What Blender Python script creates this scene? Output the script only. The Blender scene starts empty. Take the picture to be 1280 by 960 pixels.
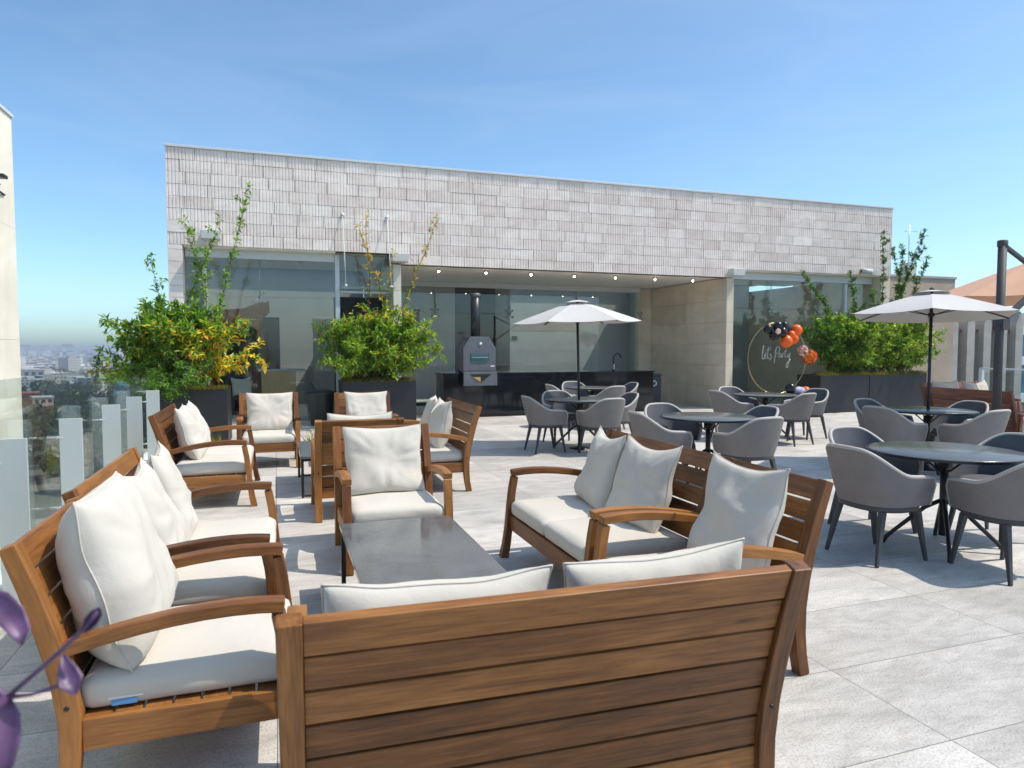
import bpy, math, random
from mathutils import Vector, Matrix, noise
R = math.radians
PI = math.pi
random.seed(7)
scene = bpy.context.scene
COL = scene.collection

# ------------------------------------------------------------------ materials
def new_mat(name):
    m = bpy.data.materials.new(name); m.use_nodes = True
    nt = m.node_tree
    return m, nt, nt.nodes['Principled BSDF'], nt.nodes, nt.links

def N(nodes, t, **kw):
    n = nodes.new(t)
    for k, v in kw.items():
        if k in n.inputs: n.inputs[k].default_value = v
        else: setattr(n, k, v)
    return n

def ramp(nodes, stops):
    r = nodes.new('ShaderNodeValToRGB')
    e = r.color_ramp.elements
    e[0].position, e[0].color = stops[0][0], (*stops[0][1], 1)
    e[1].position, e[1].color = stops[-1][0], (*stops[-1][1], 1)
    for p, c in stops[1:-1]:
        x = e.new(p); x.color = (*c, 1)
    return r

def simple(name, col, rough=.5, metal=0, bump=0, bscale=200, var=0, vscale=4, coord='Object', spec=.5):
    m, nt, b, n, l = new_mat(name)
    b.inputs['Roughness'].default_value = rough
    b.inputs['Metallic'].default_value = metal
    b.inputs['Specular IOR Level'].default_value = spec
    b.inputs['Base Color'].default_value = (*col, 1)
    tc = n.new('ShaderNodeTexCoord')
    if var:
        t = N(n, 'ShaderNodeTexNoise', Scale=vscale, Detail=5)
        l.new(tc.outputs[coord], t.inputs['Vector'])
        r = ramp(n, [(.3, tuple(c*(1-var) for c in col)), (.7, tuple(min(1, c*(1+var)) for c in col))])
        l.new(t.outputs['Fac'], r.inputs['Fac']); l.new(r.outputs['Color'], b.inputs['Base Color'])
    if bump:
        t = N(n, 'ShaderNodeTexNoise', Scale=bscale, Detail=3)
        l.new(tc.outputs[coord], t.inputs['Vector'])
        bp = N(n, 'ShaderNodeBump', Strength=bump, Distance=.002)
        l.new(t.outputs['Fac'], bp.inputs['Height']); l.new(bp.outputs['Normal'], b.inputs['Normal'])
    return m

def wood_mat(name, dark, mid, light, rough=.45):
    m, nt, b, n, l = new_mat(name)
    at = N(n, 'ShaderNodeAttribute', attribute_name='gc')
    mp = n.new('ShaderNodeMapping'); mp.inputs['Scale'].default_value = (2.4, 34, 34)
    l.new(at.outputs['Vector'], mp.inputs['Vector'])
    t1 = N(n, 'ShaderNodeTexNoise', Scale=1.0, Detail=6, Roughness=.6, Distortion=.6)
    l.new(mp.outputs['Vector'], t1.inputs['Vector'])
    mp2 = n.new('ShaderNodeMapping'); mp2.inputs['Scale'].default_value = (9, 210, 210)
    l.new(at.outputs['Vector'], mp2.inputs['Vector'])
    t2 = N(n, 'ShaderNodeTexNoise', Scale=1.0, Detail=3)
    l.new(mp2.outputs['Vector'], t2.inputs['Vector'])
    mp3 = n.new('ShaderNodeMapping'); mp3.inputs['Scale'].default_value = (4.5, 12, 12)
    l.new(at.outputs['Vector'], mp3.inputs['Vector'])
    t3 = N(n, 'ShaderNodeTexNoise', Scale=1.0, Detail=4)
    l.new(mp3.outputs['Vector'], t3.inputs['Vector'])
    g = n.new('ShaderNodeObjectInfo')
    a = N(n, 'ShaderNodeMath', operation='MULTIPLY_ADD'); a.inputs[1].default_value = .40
    l.new(g.outputs['Random'], a.inputs[0]); 
    a0 = N(n, 'ShaderNodeMath', operation='MULTIPLY_ADD'); a0.inputs[1].default_value = .70; a0.inputs[2].default_value = -.19
    l.new(t1.outputs['Fac'], a0.inputs[0]); l.new(a0.outputs[0], a.inputs[2])
    a2 = N(n, 'ShaderNodeMath', operation='MULTIPLY_ADD'); a2.inputs[1].default_value = .42
    l.new(t2.outputs['Fac'], a2.inputs[0]); l.new(a.outputs[0], a2.inputs[2])
    a3 = N(n, 'ShaderNodeMath', operation='MULTIPLY_ADD'); a3.inputs[1].default_value = .30
    l.new(t3.outputs['Fac'], a3.inputs[0]); l.new(a2.outputs[0], a3.inputs[2])
    r = ramp(n, [(.42, dark), (.70, mid), (1.0, light)])
    l.new(a3.outputs[0], r.inputs['Fac'])
    # knots
    mk = n.new('ShaderNodeMapping'); mk.inputs['Scale'].default_value = (1.6, 7, 7)
    l.new(at.outputs['Vector'], mk.inputs['Vector'])
    vo = N(n, 'ShaderNodeTexVoronoi', Scale=1.0); l.new(mk.outputs['Vector'], vo.inputs['Vector'])
    kr = ramp(n, [(.03, (.22, .18, .15)), (.085, (1, 1, 1))])
    l.new(vo.outputs['Distance'], kr.inputs['Fac'])
    mx = N(n, 'ShaderNodeMix', data_type='RGBA', blend_type='MULTIPLY'); mx.inputs['Factor'].default_value = .8
    l.new(r.outputs['Color'], mx.inputs[6]); l.new(kr.outputs['Color'], mx.inputs[7])
    wn = n.new('ShaderNodeMapping'); wn.inputs['Scale'].default_value = (2.2, 6, 6); l.new(at.outputs['Vector'], wn.inputs['Vector'])
    wt = N(n, 'ShaderNodeTexNoise', Scale=1.4, Detail=8, Roughness=.7); l.new(wn.outputs['Vector'], wt.inputs['Vector'])
    wr = ramp(n, [(.52, (0, 0, 0)), (.74, (.55, .55, .55))]); l.new(wt.outputs['Fac'], wr.inputs['Fac'])
    wx = N(n, 'ShaderNodeMix', data_type='RGBA'); l.new(wr.outputs['Color'], wx.inputs['Factor'])
    l.new(mx.outputs[2], wx.inputs[6]); wx.inputs[7].default_value = (*[c*1.25 for c in mid], 1)
    l.new(wx.outputs[2], b.inputs['Base Color'])
    b.inputs['Roughness'].default_value = rough
    b.inputs['Specular IOR Level'].default_value = .4
    bp = N(n, 'ShaderNodeBump', Strength=.25, Distance=.0012)
    l.new(a3.outputs[0], bp.inputs['Height']); l.new(bp.outputs['Normal'], b.inputs['Normal'])
    return m

M = {}
M['teak'] = wood_mat('teak wood', (.045, .016, .004), (.175, .065, .016), (.36, .155, .04))
M['red_teak'] = wood_mat('reddish stained teak', (.07, .022, .012), (.20, .07, .035), (.33, .13, .07))
M['pale_wood'] = wood_mat('pale oak', (.6, .38, .18), (.78, .54, .28), (.86, .64, .36))

def fabric(name, col, bump=.35):
    m, nt, b, n, l = new_mat(name)
    tc = n.new('ShaderNodeTexCoord')
    w = N(n, 'ShaderNodeTexNoise', Scale=700, Detail=1)
    w2 = N(n, 'ShaderNodeTexNoise', Scale=14, Detail=5, Roughness=.6)
    w3 = N(n, 'ShaderNodeTexNoise', Scale=3, Detail=3)
    for t in (w, w2, w3): l.new(tc.outputs['Object'], t.inputs['Vector'])
    b1 = N(n, 'ShaderNodeBump', Strength=bump, Distance=.001)
    b2 = N(n, 'ShaderNodeBump', Strength=.35, Distance=.012)
    l.new(w.outputs['Fac'], b1.inputs['Height']); l.new(w2.outputs['Fac'], b2.inputs['Height'])
    l.new(b2.outputs['Normal'], b1.inputs['Normal']); l.new(b1.outputs['Normal'], b.inputs['Normal'])
    r = ramp(n, [(.3, tuple(c*.93 for c in col)), (.7, col)])
    l.new(w3.outputs['Fac'], r.inputs['Fac']); l.new(r.outputs['Color'], b.inputs['Base Color'])
    b.inputs['Roughness'].default_value = .85
    b.inputs['Specular IOR Level'].default_value = .2
    b.inputs['Sheen Weight'].default_value = .08
    return m
M['canvas'] = fabric('off white canvas', (.585, .55, .485))
M['canvas_cool'] = fabric('white canvas', (.80, .78, .74))
M['parasol'] = fabric('pale grey parasol cloth', (.56, .54, .515), .1)
M['salmon'] = fabric('beige parasol cloth', (.62, .36, .24), .1)

def mesh_fabric(name, c1, c2):
    m, nt, b, n, l = new_mat(name)
    tc = n.new('ShaderNodeTexCoord')
    t = N(n, 'ShaderNodeTexNoise', Scale=500, Detail=1)
    t2 = N(n, 'ShaderNodeTexNoise', Scale=6, Detail=3)
    l.new(tc.outputs['Object'], t.inputs['Vector']); l.new(tc.outputs['Object'], t2.inputs['Vector'])
    ad = N(n, 'ShaderNodeMath', operation='MULTIPLY_ADD'); ad.inputs[1].default_value = .4
    l.new(t2.outputs['Fac'], ad.inputs[0]); l.new(t.outputs['Fac'], ad.inputs[2])
    r = ramp(n, [(.4, c1), (1.0, c2)])
    l.new(ad.outputs[0], r.inputs['Fac']); l.new(r.outputs['Color'], b.inputs['Base Color'])
    bp = N(n, 'ShaderNodeBump', Strength=.5, Distance=.001)
    l.new(t.outputs['Fac'], bp.inputs['Height']); l.new(bp.outputs['Normal'], b.inputs['Normal'])
    b.inputs['Roughness'].default_value = .8
    b.inputs['Specular IOR Level'].default_value = .25
    return m
M['chair_mesh'] = mesh_fabric('taupe outdoor mesh', (.15, .138, .132), (.27, .25, .24))
M['chair_inner'] = mesh_fabric('charcoal inner upholstery', (.075, .078, .088), (.14, .145, .16))
M['chair_piping'] = simple('light grey piping', (.42, .39, .36), .6)
M['chair_metal'] = simple('charcoal powder coat', (.055, .055, .06), .62, 0, .1, 400)
M['black_metal'] = simple('black powder coat', (.012, .012, .014), .4, 0, .1, 400)
M['anthracite'] = simple('anthracite planter', (.015, .016, .019), .5, 0, .15, 300, .12, 3)
M['steel'] = simple('brushed steel', (.55, .56, .58), .3, 1)
M['oven_grey'] = simple('grey painted oven steel', (.13, .137, .155), .5, .2, .1, 60, .15, 6)
M['oven_dark'] = simple('dark oven flue', (.05, .055, .06), .4, .6, .1, 80, .2, 9)
M['white_paint'] = simple('white painted wall', (.62, .62, .60), .7, 0, .15, 90, .04, 2)
M['soffit_white'] = simple('white soffit', (.90, .86, .78), .75, 0, .1, 60, .04, 2)
M['grey_room'] = simple('grey room wall', (.46, .46, .45), .8, 0, 0, 1, .06, 2)
M['doorway_shade'] = simple('painted doorway shade', (.04, .04, .045), .8, 0, 0, 1, .1, 2)
M['frame_white'] = simple('white aluminium', (.62, .65, .66), .4)
M['light_box'] = simple('off white plastic lamp housing', (.55, .55, .52), .5)
M['gold'] = simple('gold painted metal', (.62, .48, .22), .3, .8)
M['balloon_black'] = simple('black balloon latex', (.008, .008, .012), .18)
M['balloon_orange'] = simple('orange balloon latex', (.82, .12, .004), .3)
M['petal_pink'] = simple('pale pink petals', (.75, .48, .42), .7, 0, .3, 60, .2, 20)
M['petal_orange'] = simple('orange petals', (.85, .20, .02), .7, 0, .3, 60, .3, 20)
M['neon_white'] = simple('white acrylic lettering', (.62, .60, .55), .4)
M['green_bin'] = simple('dark green plastic', (.018, .028, .026), .4, 0, .1, 40)
M['white_sign'] = simple('white print', (.75, .75, .75), .5)
M['teal_plate'] = simple('teal glass window', (.05, .12, .125), .12)
M['fire_brick'] = simple('ochre firebrick', (.5, .32, .1), .8)
def lamp_mat():
    m, nt, b, n, l = new_mat('added downlight glow')
    b.inputs['Emission Color'].default_value = (1, .80, .55, 1); b.inputs['Emission Strength'].default_value = 22  # emission added to brighten the recess soffit
    return m
M['lamp'] = lamp_mat()
M['soil'] = simple('potting soil', (.035, .025, .018), .95, 0, .6, 40, .4, 30)
M['hvac'] = simple('pale roof equipment', (.5, .5, .48), .6, 0, 0, 1, .1, 3)

def stone_plain(name, c1, c2, sc=1.2, joints=None):
    m, nt, b, n, l = new_mat(name)
    tc = n.new('ShaderNodeTexCoord')
    mp = n.new('ShaderNodeMapping'); mp.inputs['Scale'].default_value = (1, 1, 2.2)
    l.new(tc.outputs['Object'], mp.inputs['Vector'])
    t = N(n, 'ShaderNodeTexNoise', Scale=sc, Detail=8, Roughness=.6, Distortion=.8)
    l.new(mp.outputs['Vector'], t.inputs['Vector'])
    g = n.new('ShaderNodeNewGeometry')
    a = N(n, 'ShaderNodeMath', operation='MULTIPLY_ADD'); a.inputs[1].default_value = .30
    l.new(g.outputs['Random Per Island'], a.inputs[0]); l.new(t.outputs['Fac'], a.inputs[2])
    r = ramp(n, [(.38, c1), (.88, c2)])
    l.new(a.outputs[0], r.inputs['Fac'])
    f = N(n, 'ShaderNodeTexNoise', Scale=70, Detail=4)
    l.new(tc.outputs['Object'], f.inputs['Vector'])
    ms = n.new('ShaderNodeMapping'); ms.inputs['Scale'].default_value = (2.6, 2.6, .28)
    l.new(tc.outputs['Object'], ms.inputs['Vector'])
    s_ = N(n, 'ShaderNodeTexNoise', Scale=1.3, Detail=7, Roughness=.7); l.new(ms.outputs['Vector'], s_.inputs['Vector'])
    sr_ = ramp(n, [(.33, (.80, .78, .75)), (.52, (1, 1, 1))]); l.new(s_.outputs['Fac'], sr_.inputs['Fac'])
    ml = N(n, 'ShaderNodeMix', data_type='RGBA', blend_type='MULTIPLY'); ml.inputs['Factor'].default_value = .4
    l.new(r.outputs['Color'], ml.inputs[6]); l.new(sr_.outputs['Color'], ml.inputs[7])
    bp = N(n, 'ShaderNodeBump', Strength=.4, Distance=.004)
    l.new(f.outputs['Fac'], bp.inputs['Height']); l.new(bp.outputs['Normal'], b.inputs['Normal'])
    l.new(ml.outputs[2], b.inputs['Base Color'])
    b.inputs['Roughness'].default_value = .85
    b.inputs['Specular IOR Level'].default_value = .2
    return m
M['ribbed_stone'] = stone_plain('ribbed grey marble', (.74, .63, .56), (.95, .855, .78), 2.2)
M['travertine'] = stone_plain('beige travertine', (.60, .51, .39), (.78, .69, .55), .9)
M['cream_stone'] = stone_plain('cream travertine slabs', (.66, .61, .50), (.86, .81, .70), .5)
M['joint_dark'] = simple('dark wall backing', (.10, .09, .085), .9)
M['concrete'] = stone_plain('weathered concrete', (.34, .31, .28), (.50, .47, .43), .6)

def paving():
    m, nt, b, n, l = new_mat('grey granite paving')
    tc = n.new('ShaderNodeTexCoord')
    mp = n.new('ShaderNodeMapping'); mp.inputs['Location'].default_value = (-2.42, -1.85, 0)
    l.new(tc.outputs['Object'], mp.inputs['Vector'])
    br = N(n, 'ShaderNodeTexBrick', offset=0.0, offset_frequency=2)
    br.inputs['Scale'].default_value = 1; br.inputs['Brick Width'].default_value = 1.22; br.inputs['Row Height'].default_value = .6
    br.inputs['Mortar Size'].default_value = .0026; br.inputs['Mortar Smooth'].default_value = .3
    br.inputs['Color1'].default_value = (0, 0, 0, 1); br.inputs['Color2'].default_value = (1, 1, 1, 1); br.inputs['Mortar'].default_value = (.5, .5, .5, 1)
    l.new(mp.outputs['Vector'], br.inputs['Vector'])
    # per slab random offset of the stone pattern
    sv = N(n, 'ShaderNodeVectorMath', operation='MULTIPLY'); sv.inputs[1].default_value = (37, 19, 11)
    l.new(br.outputs['Color'], sv.inputs[0])
    ad = N(n, 'ShaderNodeVectorMath', operation='ADD')
    l.new(mp.outputs['Vector'], ad.inputs[0]); l.new(sv.outputs[0], ad.inputs[1])
    st = n.new('ShaderNodeMapping'); st.inputs['Scale'].default_value = (.75, 2.1, 1); st.inputs['Rotation'].default_value = (0, 0, -.5)
    l.new(ad.outputs[0], st.inputs['Vector'])
    v1 = N(n, 'ShaderNodeTexNoise', Scale=1.5, Detail=9, Roughness=.62, Distortion=1.6)
    l.new(st.outputs['Vector'], v1.inputs['Vector'])
    r1 = ramp(n, [(.25, (.44, .42, .39)), (.45, (.555, .53, .495)), (.56, (.60, .572, .537)), (.78, (.69, .655, .61))])
    l.new(v1.outputs['Fac'], r1.inputs['Fac'])
    # veins
    wv = N(n, 'ShaderNodeTexNoise', Scale=1.1, Detail=6, Roughness=.55, Distortion=2.4)
    l.new(st.outputs['Vector'], wv.inputs['Vector'])
    ve = ramp(n, [(.455, (1, 1, 1)), (.492, (.80, .785, .765)), (.508, (.86, .845, .825)), (.55, (1, 1, 1))])
    l.new(wv.outputs['Fac'], ve.inputs['Fac'])
    mx = N(n, 'ShaderNodeMix', data_type='RGBA', blend_type='MULTIPLY'); mx.inputs['Factor'].default_value = .45
    l.new(r1.outputs['Color'], mx.inputs[6]); l.new(ve.outputs['Color'], mx.inputs[7])
    # speckle
    sp = N(n, 'ShaderNodeTexNoise', Scale=105, Detail=4, Roughness=.65)
    l.new(mp.outputs['Vector'], sp.inputs['Vector'])
    sr = ramp(n, [(.36, (.55, .55, .56)), (.47, (.93, .93, .93)), (.6, (1.06, 1.06, 1.05)), (.7, (1.2, 1.19, 1.17))])
    l.new(sp.outputs['Fac'], sr.inputs['Fac'])
    mx2 = N(n, 'ShaderNodeMix', data_type='RGBA', blend_type='MULTIPLY'); mx2.inputs['Factor'].default_value = .8
    l.new(mx.outputs[2], mx2.inputs[6]); l.new(sr.outputs['Color'], mx2.inputs[7])
    mt_ = n.new('ShaderNodeMapping'); mt_.inputs['Scale'].default_value = (4, 13, 1); mt_.inputs['Rotation'].default_value = (0, 0, -.25)
    l.new(ad.outputs[0], mt_.inputs['Vector'])
    mn = N(n, 'ShaderNodeTexNoise', Scale=1.0, Detail=8, Roughness=.72, Distortion=.5); l.new(mt_.outputs['Vector'], mn.inputs['Vector'])
    mr = ramp(n, [(.34, (.74, .735, .73)), (.5, (.98, .98, .98)), (.66, (1.12, 1.11, 1.10))]); l.new(mn.outputs['Fac'], mr.inputs['Fac'])
    mxm = N(n, 'ShaderNodeMix', data_type='RGBA', blend_type='MULTIPLY'); mxm.inputs['Factor'].default_value = .6
    l.new(mx2.outputs[2], mxm.inputs[6]); l.new(mr.outputs['Color'], mxm.inputs[7]); mx2 = mxm
    # slab tone + large stains
    tn = N(n, 'ShaderNodeMapRange'); tn.inputs['To Min'].default_value = .80; tn.inputs['To Max'].default_value = 1.10
    l.new(br.outputs['Color'], tn.inputs['Value'])
    mx3 = N(n, 'ShaderNodeMix', data_type='RGBA', blend_type='MULTIPLY'); mx3.inputs['Factor'].default_value = 1
    l.new(mx2.outputs[2], mx3.inputs[6]); l.new(tn.outputs[0], mx3.inputs[7])
    sn = N(n, 'ShaderNodeTexNoise', Scale=.9, Detail=5, Roughness=.65)
    l.new(mp.outputs['Vector'], sn.inputs['Vector'])
    snr = ramp(n, [(.33, (.80, .80, .80)), (.52, (1, 1, 1))])
    l.new(sn.outputs['Fac'], snr.inputs['Fac'])
    mx4 = N(n, 'ShaderNodeMix', data_type='RGBA', blend_type='MULTIPLY'); mx4.inputs['Factor'].default_value = .9
    l.new(mx3.outputs[2], mx4.inputs[6]); l.new(snr.outputs['Color'], mx4.inputs[7])
    mj = N(n, 'ShaderNodeMix', data_type='RGBA')
    l.new(br.outputs['Fac'], mj.inputs['Factor']); l.new(mx4.outputs[2], mj.inputs[6]); mj.inputs[7].default_value = (.17, .16, .15, 1)
    l.new(mj.outputs[2], b.inputs['Base Color'])
    h = N(n, 'ShaderNodeMath', operation='MULTIPLY_ADD'); h.inputs[1].default_value = -2.5
    l.new(br.outputs['Fac'], h.inputs[0]); l.new(sp.outputs['Fac'], h.inputs[2])
    bp = N(n, 'ShaderNodeBump', Strength=.35, Distance=.0015)
    l.new(h.outputs[0], bp.inputs['Height']); l.new(bp.outputs['Normal'], b.inputs['Normal'])
    b.inputs['Roughness'].default_value = .62
    b.inputs['Specular IOR Level'].default_value = .35
    return m
M['paving'] = paving()

def granite_top(name, c1, c2, rough, bump=0.0, bs=60):
    m, nt, b, n, l = new_mat(name)
    tc = n.new('ShaderNodeTexCoord')
    t = N(n, 'ShaderNodeTexNoise', Scale=230, Detail=3, Roughness=.7)
    l.new(tc.outputs['Object'], t.inputs['Vector'])
    t2 = N(n, 'ShaderNodeTexNoise', Scale=5, Detail=6, Distortion=1)
    l.new(tc.outputs['Object'], t2.inputs['Vector'])
    a = N(n, 'ShaderNodeMath', operation='MULTIPLY_ADD'); a.inputs[1].default_value = .35
    l.new(t2.outputs['Fac'], a.inputs[0]); l.new(t.outputs['Fac'], a.inputs[2])
    r = ramp(n, [(.45, c1), (.95, c2)])
    l.new(a.outputs[0], r.inputs['Fac']); l.new(r.outputs['Color'], b.inputs['Base Color'])
    rr = N(n, 'ShaderNodeMapRange'); rr.inputs['To Min'].default_value = rough*.7; rr.inputs['To Max'].default_value = rough*1.5
    l.new(t2.outputs['Fac'], rr.inputs['Value']); l.new(rr.outputs[0], b.inputs['Roughness'])
    if bump:
        w = N(n, 'ShaderNodeTexNoise', Scale=bs, Detail=3, Distortion=.6)
        l.new(tc.outputs['Object'], w.inputs['Vector'])
        bp = N(n, 'ShaderNodeBump', Strength=bump, Distance=.004)
        l.new(w.outputs['Fac'], bp.inputs['Height']); l.new(bp.outputs['Normal'], b.inputs['Normal'])
    return m
M['granite'] = granite_top('dark grey granite', (.05, .056, .062), (.16, .17, .178), .07, .03, 90)
M['rippled_glass'] = granite_top('rippled black glass', (.07, .078, .078), (.16, .175, .175), .16, .3, 75)
M['black_granite'] = granite_top('polished black granite', (.006, .007, .009), (.014, .016, .02), .07)

def glass(name, tint=(.86, .92, .91), refl=1.0, tp=.93):
    m = bpy.data.materials.new(name); m.use_nodes = True
    n, l = m.node_tree.nodes, m.node_tree.links
    n.clear()
    o = n.new('ShaderNodeOutputMaterial')
    tr = n.new('ShaderNodeBsdfTransparent'); tr.inputs['Color'].default_value = (*tint, 1)
    gl = n.new('ShaderNodeBsdfGlossy'); gl.inputs['Roughness'].default_value = .005
    gl.inputs['Color'].default_value = (.95, .98, .98, 1)
    # Schlick reflectance, the same from both sides of the pane
    ge = n.new('ShaderNodeNewGeometry')
    dt = N(n, 'ShaderNodeVectorMath', operation='DOT_PRODUCT'); l.new(ge.outputs['Normal'], dt.inputs[0]); l.new(ge.outputs['Incoming'], dt.inputs[1])
    ab = N(n, 'ShaderNodeMath', operation='ABSOLUTE'); l.new(dt.outputs['Value'], ab.inputs[0])
    iv = N(n, 'ShaderNodeMath', operation='SUBTRACT'); iv.inputs[0].default_value = 1; l.new(ab.outputs[0], iv.inputs[1])
    pw_ = N(n, 'ShaderNodeMath', operation='POWER'); pw_.inputs[1].default_value = 5; l.new(iv.outputs[0], pw_.inputs[0])
    mul = N(n, 'ShaderNodeMath', operation='MULTIPLY_ADD'); mul.inputs[1].default_value = .9*refl; mul.inputs[2].default_value = .04*refl
    l.new(pw_.outputs[0], mul.inputs[0])
    mx = n.new('ShaderNodeMixShader')
    l.new(mul.outputs[0], mx.inputs[0])
    l.new(tr.outputs[0], mx.inputs[1]); l.new(gl.outputs[0], mx.inputs[2])
    l.new(mx.outputs[0], o.inputs['Surface'])
    return m
M['glass'] = glass('clear window glass', (.93, .965, .96), 1.0)
M['rail_glass'] = glass('balustrade glass', (.92, .96, .95), .75)

def frosted():
    m, nt, b, n, l = new_mat('sandblasted glass fin')
    b.inputs['Base Color'].default_value = (.50, .55, .555, 1)
    b.inputs['Roughness'].default_value = .35
    b.inputs['Alpha'].default_value = .86
    return m
M['frosted'] = frosted()

def leaf_mat(name):
    m, nt, b, n, l = new_mat(name)
    n.remove(b)
    at = N(n, 'ShaderNodeAttribute', attribute_name='leafcol')
    d = n.new('ShaderNodeBsdfDiffuse'); t = n.new('ShaderNodeBsdfTranslucent'); g = n.new('ShaderNodeBsdfGlossy')
    g.inputs['Roughness'].default_value = .35
    g.inputs['Color'].default_value = (.8, .8, .8, 1)
    mxc = N(n, 'ShaderNodeMix', data_type='RGBA', blend_type='MULTIPLY'); mxc.inputs['Factor'].default_value = 1
    mxc.inputs[7].default_value = (1.25, 1.2, .55, 1)
    l.new(at.outputs['Color'], d.inputs['Color']); l.new(at.outputs['Color'], mxc.inputs[6]); l.new(mxc.outputs[2], t.inputs['Color'])
    m1 = n.new('ShaderNodeMixShader'); m1.inputs[0].default_value = .45
    l.new(d.outputs[0], m1.inputs[1]); l.new(t.outputs[0], m1.inputs[2])
    m2 = n.new('ShaderNodeMixShader'); m2.inputs[0].default_value = .025
    l.new(m1.outputs[0], m2.inputs[1]); l.new(g.outputs[0], m2.inputs[2])
    l.new(m2.outputs[0], n['Material Output'].inputs['Surface'])
    return m
M['leaf'] = leaf_mat('leaves')
M['bark'] = simple('brown twig bark', (.12, .075, .045), .85, 0, .4, 80, .2, 10)
def purple():
    m, nt, b, n, l = new_mat('purple heart leaf')
    tc = n.new('ShaderNodeTexCoord')
    t = N(n, 'ShaderNodeTexNoise', Scale=25, Detail=4)
    l.new(tc.outputs['Object'], t.inputs['Vector'])
    r = ramp(n, [(.3, (.04, .018, .06)), (.7, (.15, .075, .17))])
    l.new(t.outputs['Fac'], r.inputs['Fac']); l.new(r.outputs['Color'], b.inputs['Base Color'])
    b.inputs['Roughness'].default_value = .45
    return m
M['purple'] = purple()

def island_col(name, stops, rough=.8):
    m, nt, b, n, l = new_mat(name)
    g = n.new('ShaderNodeNewGeometry')
    r = ramp(n, stops); r.color_ramp.interpolation = 'CONSTANT'
    l.new(g.outputs['Random Per Island'], r.inputs['Fac']); l.new(r.outputs['Color'], b.inputs['Base Color'])
    b.inputs['Roughness'].default_value = rough
    return m, nt, b, n, l, r
def city_mat():
    m, nt, b, n, l, r = island_col('city walls', [(0, (.62, .60, .56)), (.22, (.40, .38, .35)), (.4, (.75, .74, .71)), (.55, (.30, .29, .29)), (.7, (.55, .46, .36)), (.82, (.38, .17, .12)), (.9, (.5, .5, .52)), (.96, (.2, .22, .25))])
    tc = n.new('ShaderNodeTexCoord')
    w = N(n, 'ShaderNodeTexBrick', offset=0.0)
    w.inputs['Scale'].default_value = 1; w.inputs['Brick Width'].default_value = 3.2; w.inputs['Row Height'].default_value = 3
    w.inputs['Mortar Size'].default_value = .95
    # windows on upright faces only
    gm = n.new('ShaderNodeNewGeometry'); sx = n.new('ShaderNodeSeparateXYZ')
    l.new(gm.outputs['Normal'], sx.inputs[0])
    cx = n.new('ShaderNodeSeparateXYZ'); l.new(tc.outputs['Object'], cx.inputs[0])
    ad = N(n, 'ShaderNodeMath', operation='ADD'); l.new(cx.outputs['X'], ad.inputs[0]); l.new(cx.outputs['Y'], ad.inputs[1])
    cb = n.new('ShaderNodeCombineXYZ'); l.new(ad.outputs[0], cb.inputs['X']); l.new(cx.outputs['Z'], cb.inputs['Y'])
    l.new(cb.outputs[0], w.inputs['Vector'])
    inv = N(n, 'ShaderNodeMath', operation='SUBTRACT'); inv.inputs[0].default_value = 1; l.new(w.outputs['Fac'], inv.inputs[1])
    ab = N(n, 'ShaderNodeMath', operation='LESS_THAN'); ab.inputs[1].default_value = .5; l.new(sx.outputs['Z'], ab.inputs[0])
    mu = N(n, 'ShaderNodeMath', operation='MULTIPLY'); l.new(inv.outputs[0], mu.inputs[0]); l.new(ab.outputs[0], mu.inputs[1])
    mx = N(n, 'ShaderNodeMix', data_type='RGBA')
    l.new(mu.outputs[0], mx.inputs['Factor']); l.new(r.outputs['Color'], mx.inputs[6]); mx.inputs[7].default_value = (.06, .07, .08, 1)
    l.new(mx.outputs[2], b.inputs['Base Color'])
    return m
M['city'] = city_mat()
M['city_ground'] = simple('city streets and yards', (.11, .115, .085), .95, 0, 0, 1, .5, .02)
M['brick_red'] = simple('red rendered wall', (.30, .085, .06), .85, 0, 0, 1, .2, .3)
M['pink_render'] = simple('pale salmon render', (.58, .33, .24), .85, 0, 0, 1, .1, .3)
M['dark_window'] = simple('dark window glass', (.03, .04, .05), .1)
M['blue_window'] = simple('blue office glazing', (.10, .22, .31), .08, 0, 0, 1, .4, .4)
M['rust_flash'] = simple('rusty flashing', (.28, .12, .09), .7)

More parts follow.
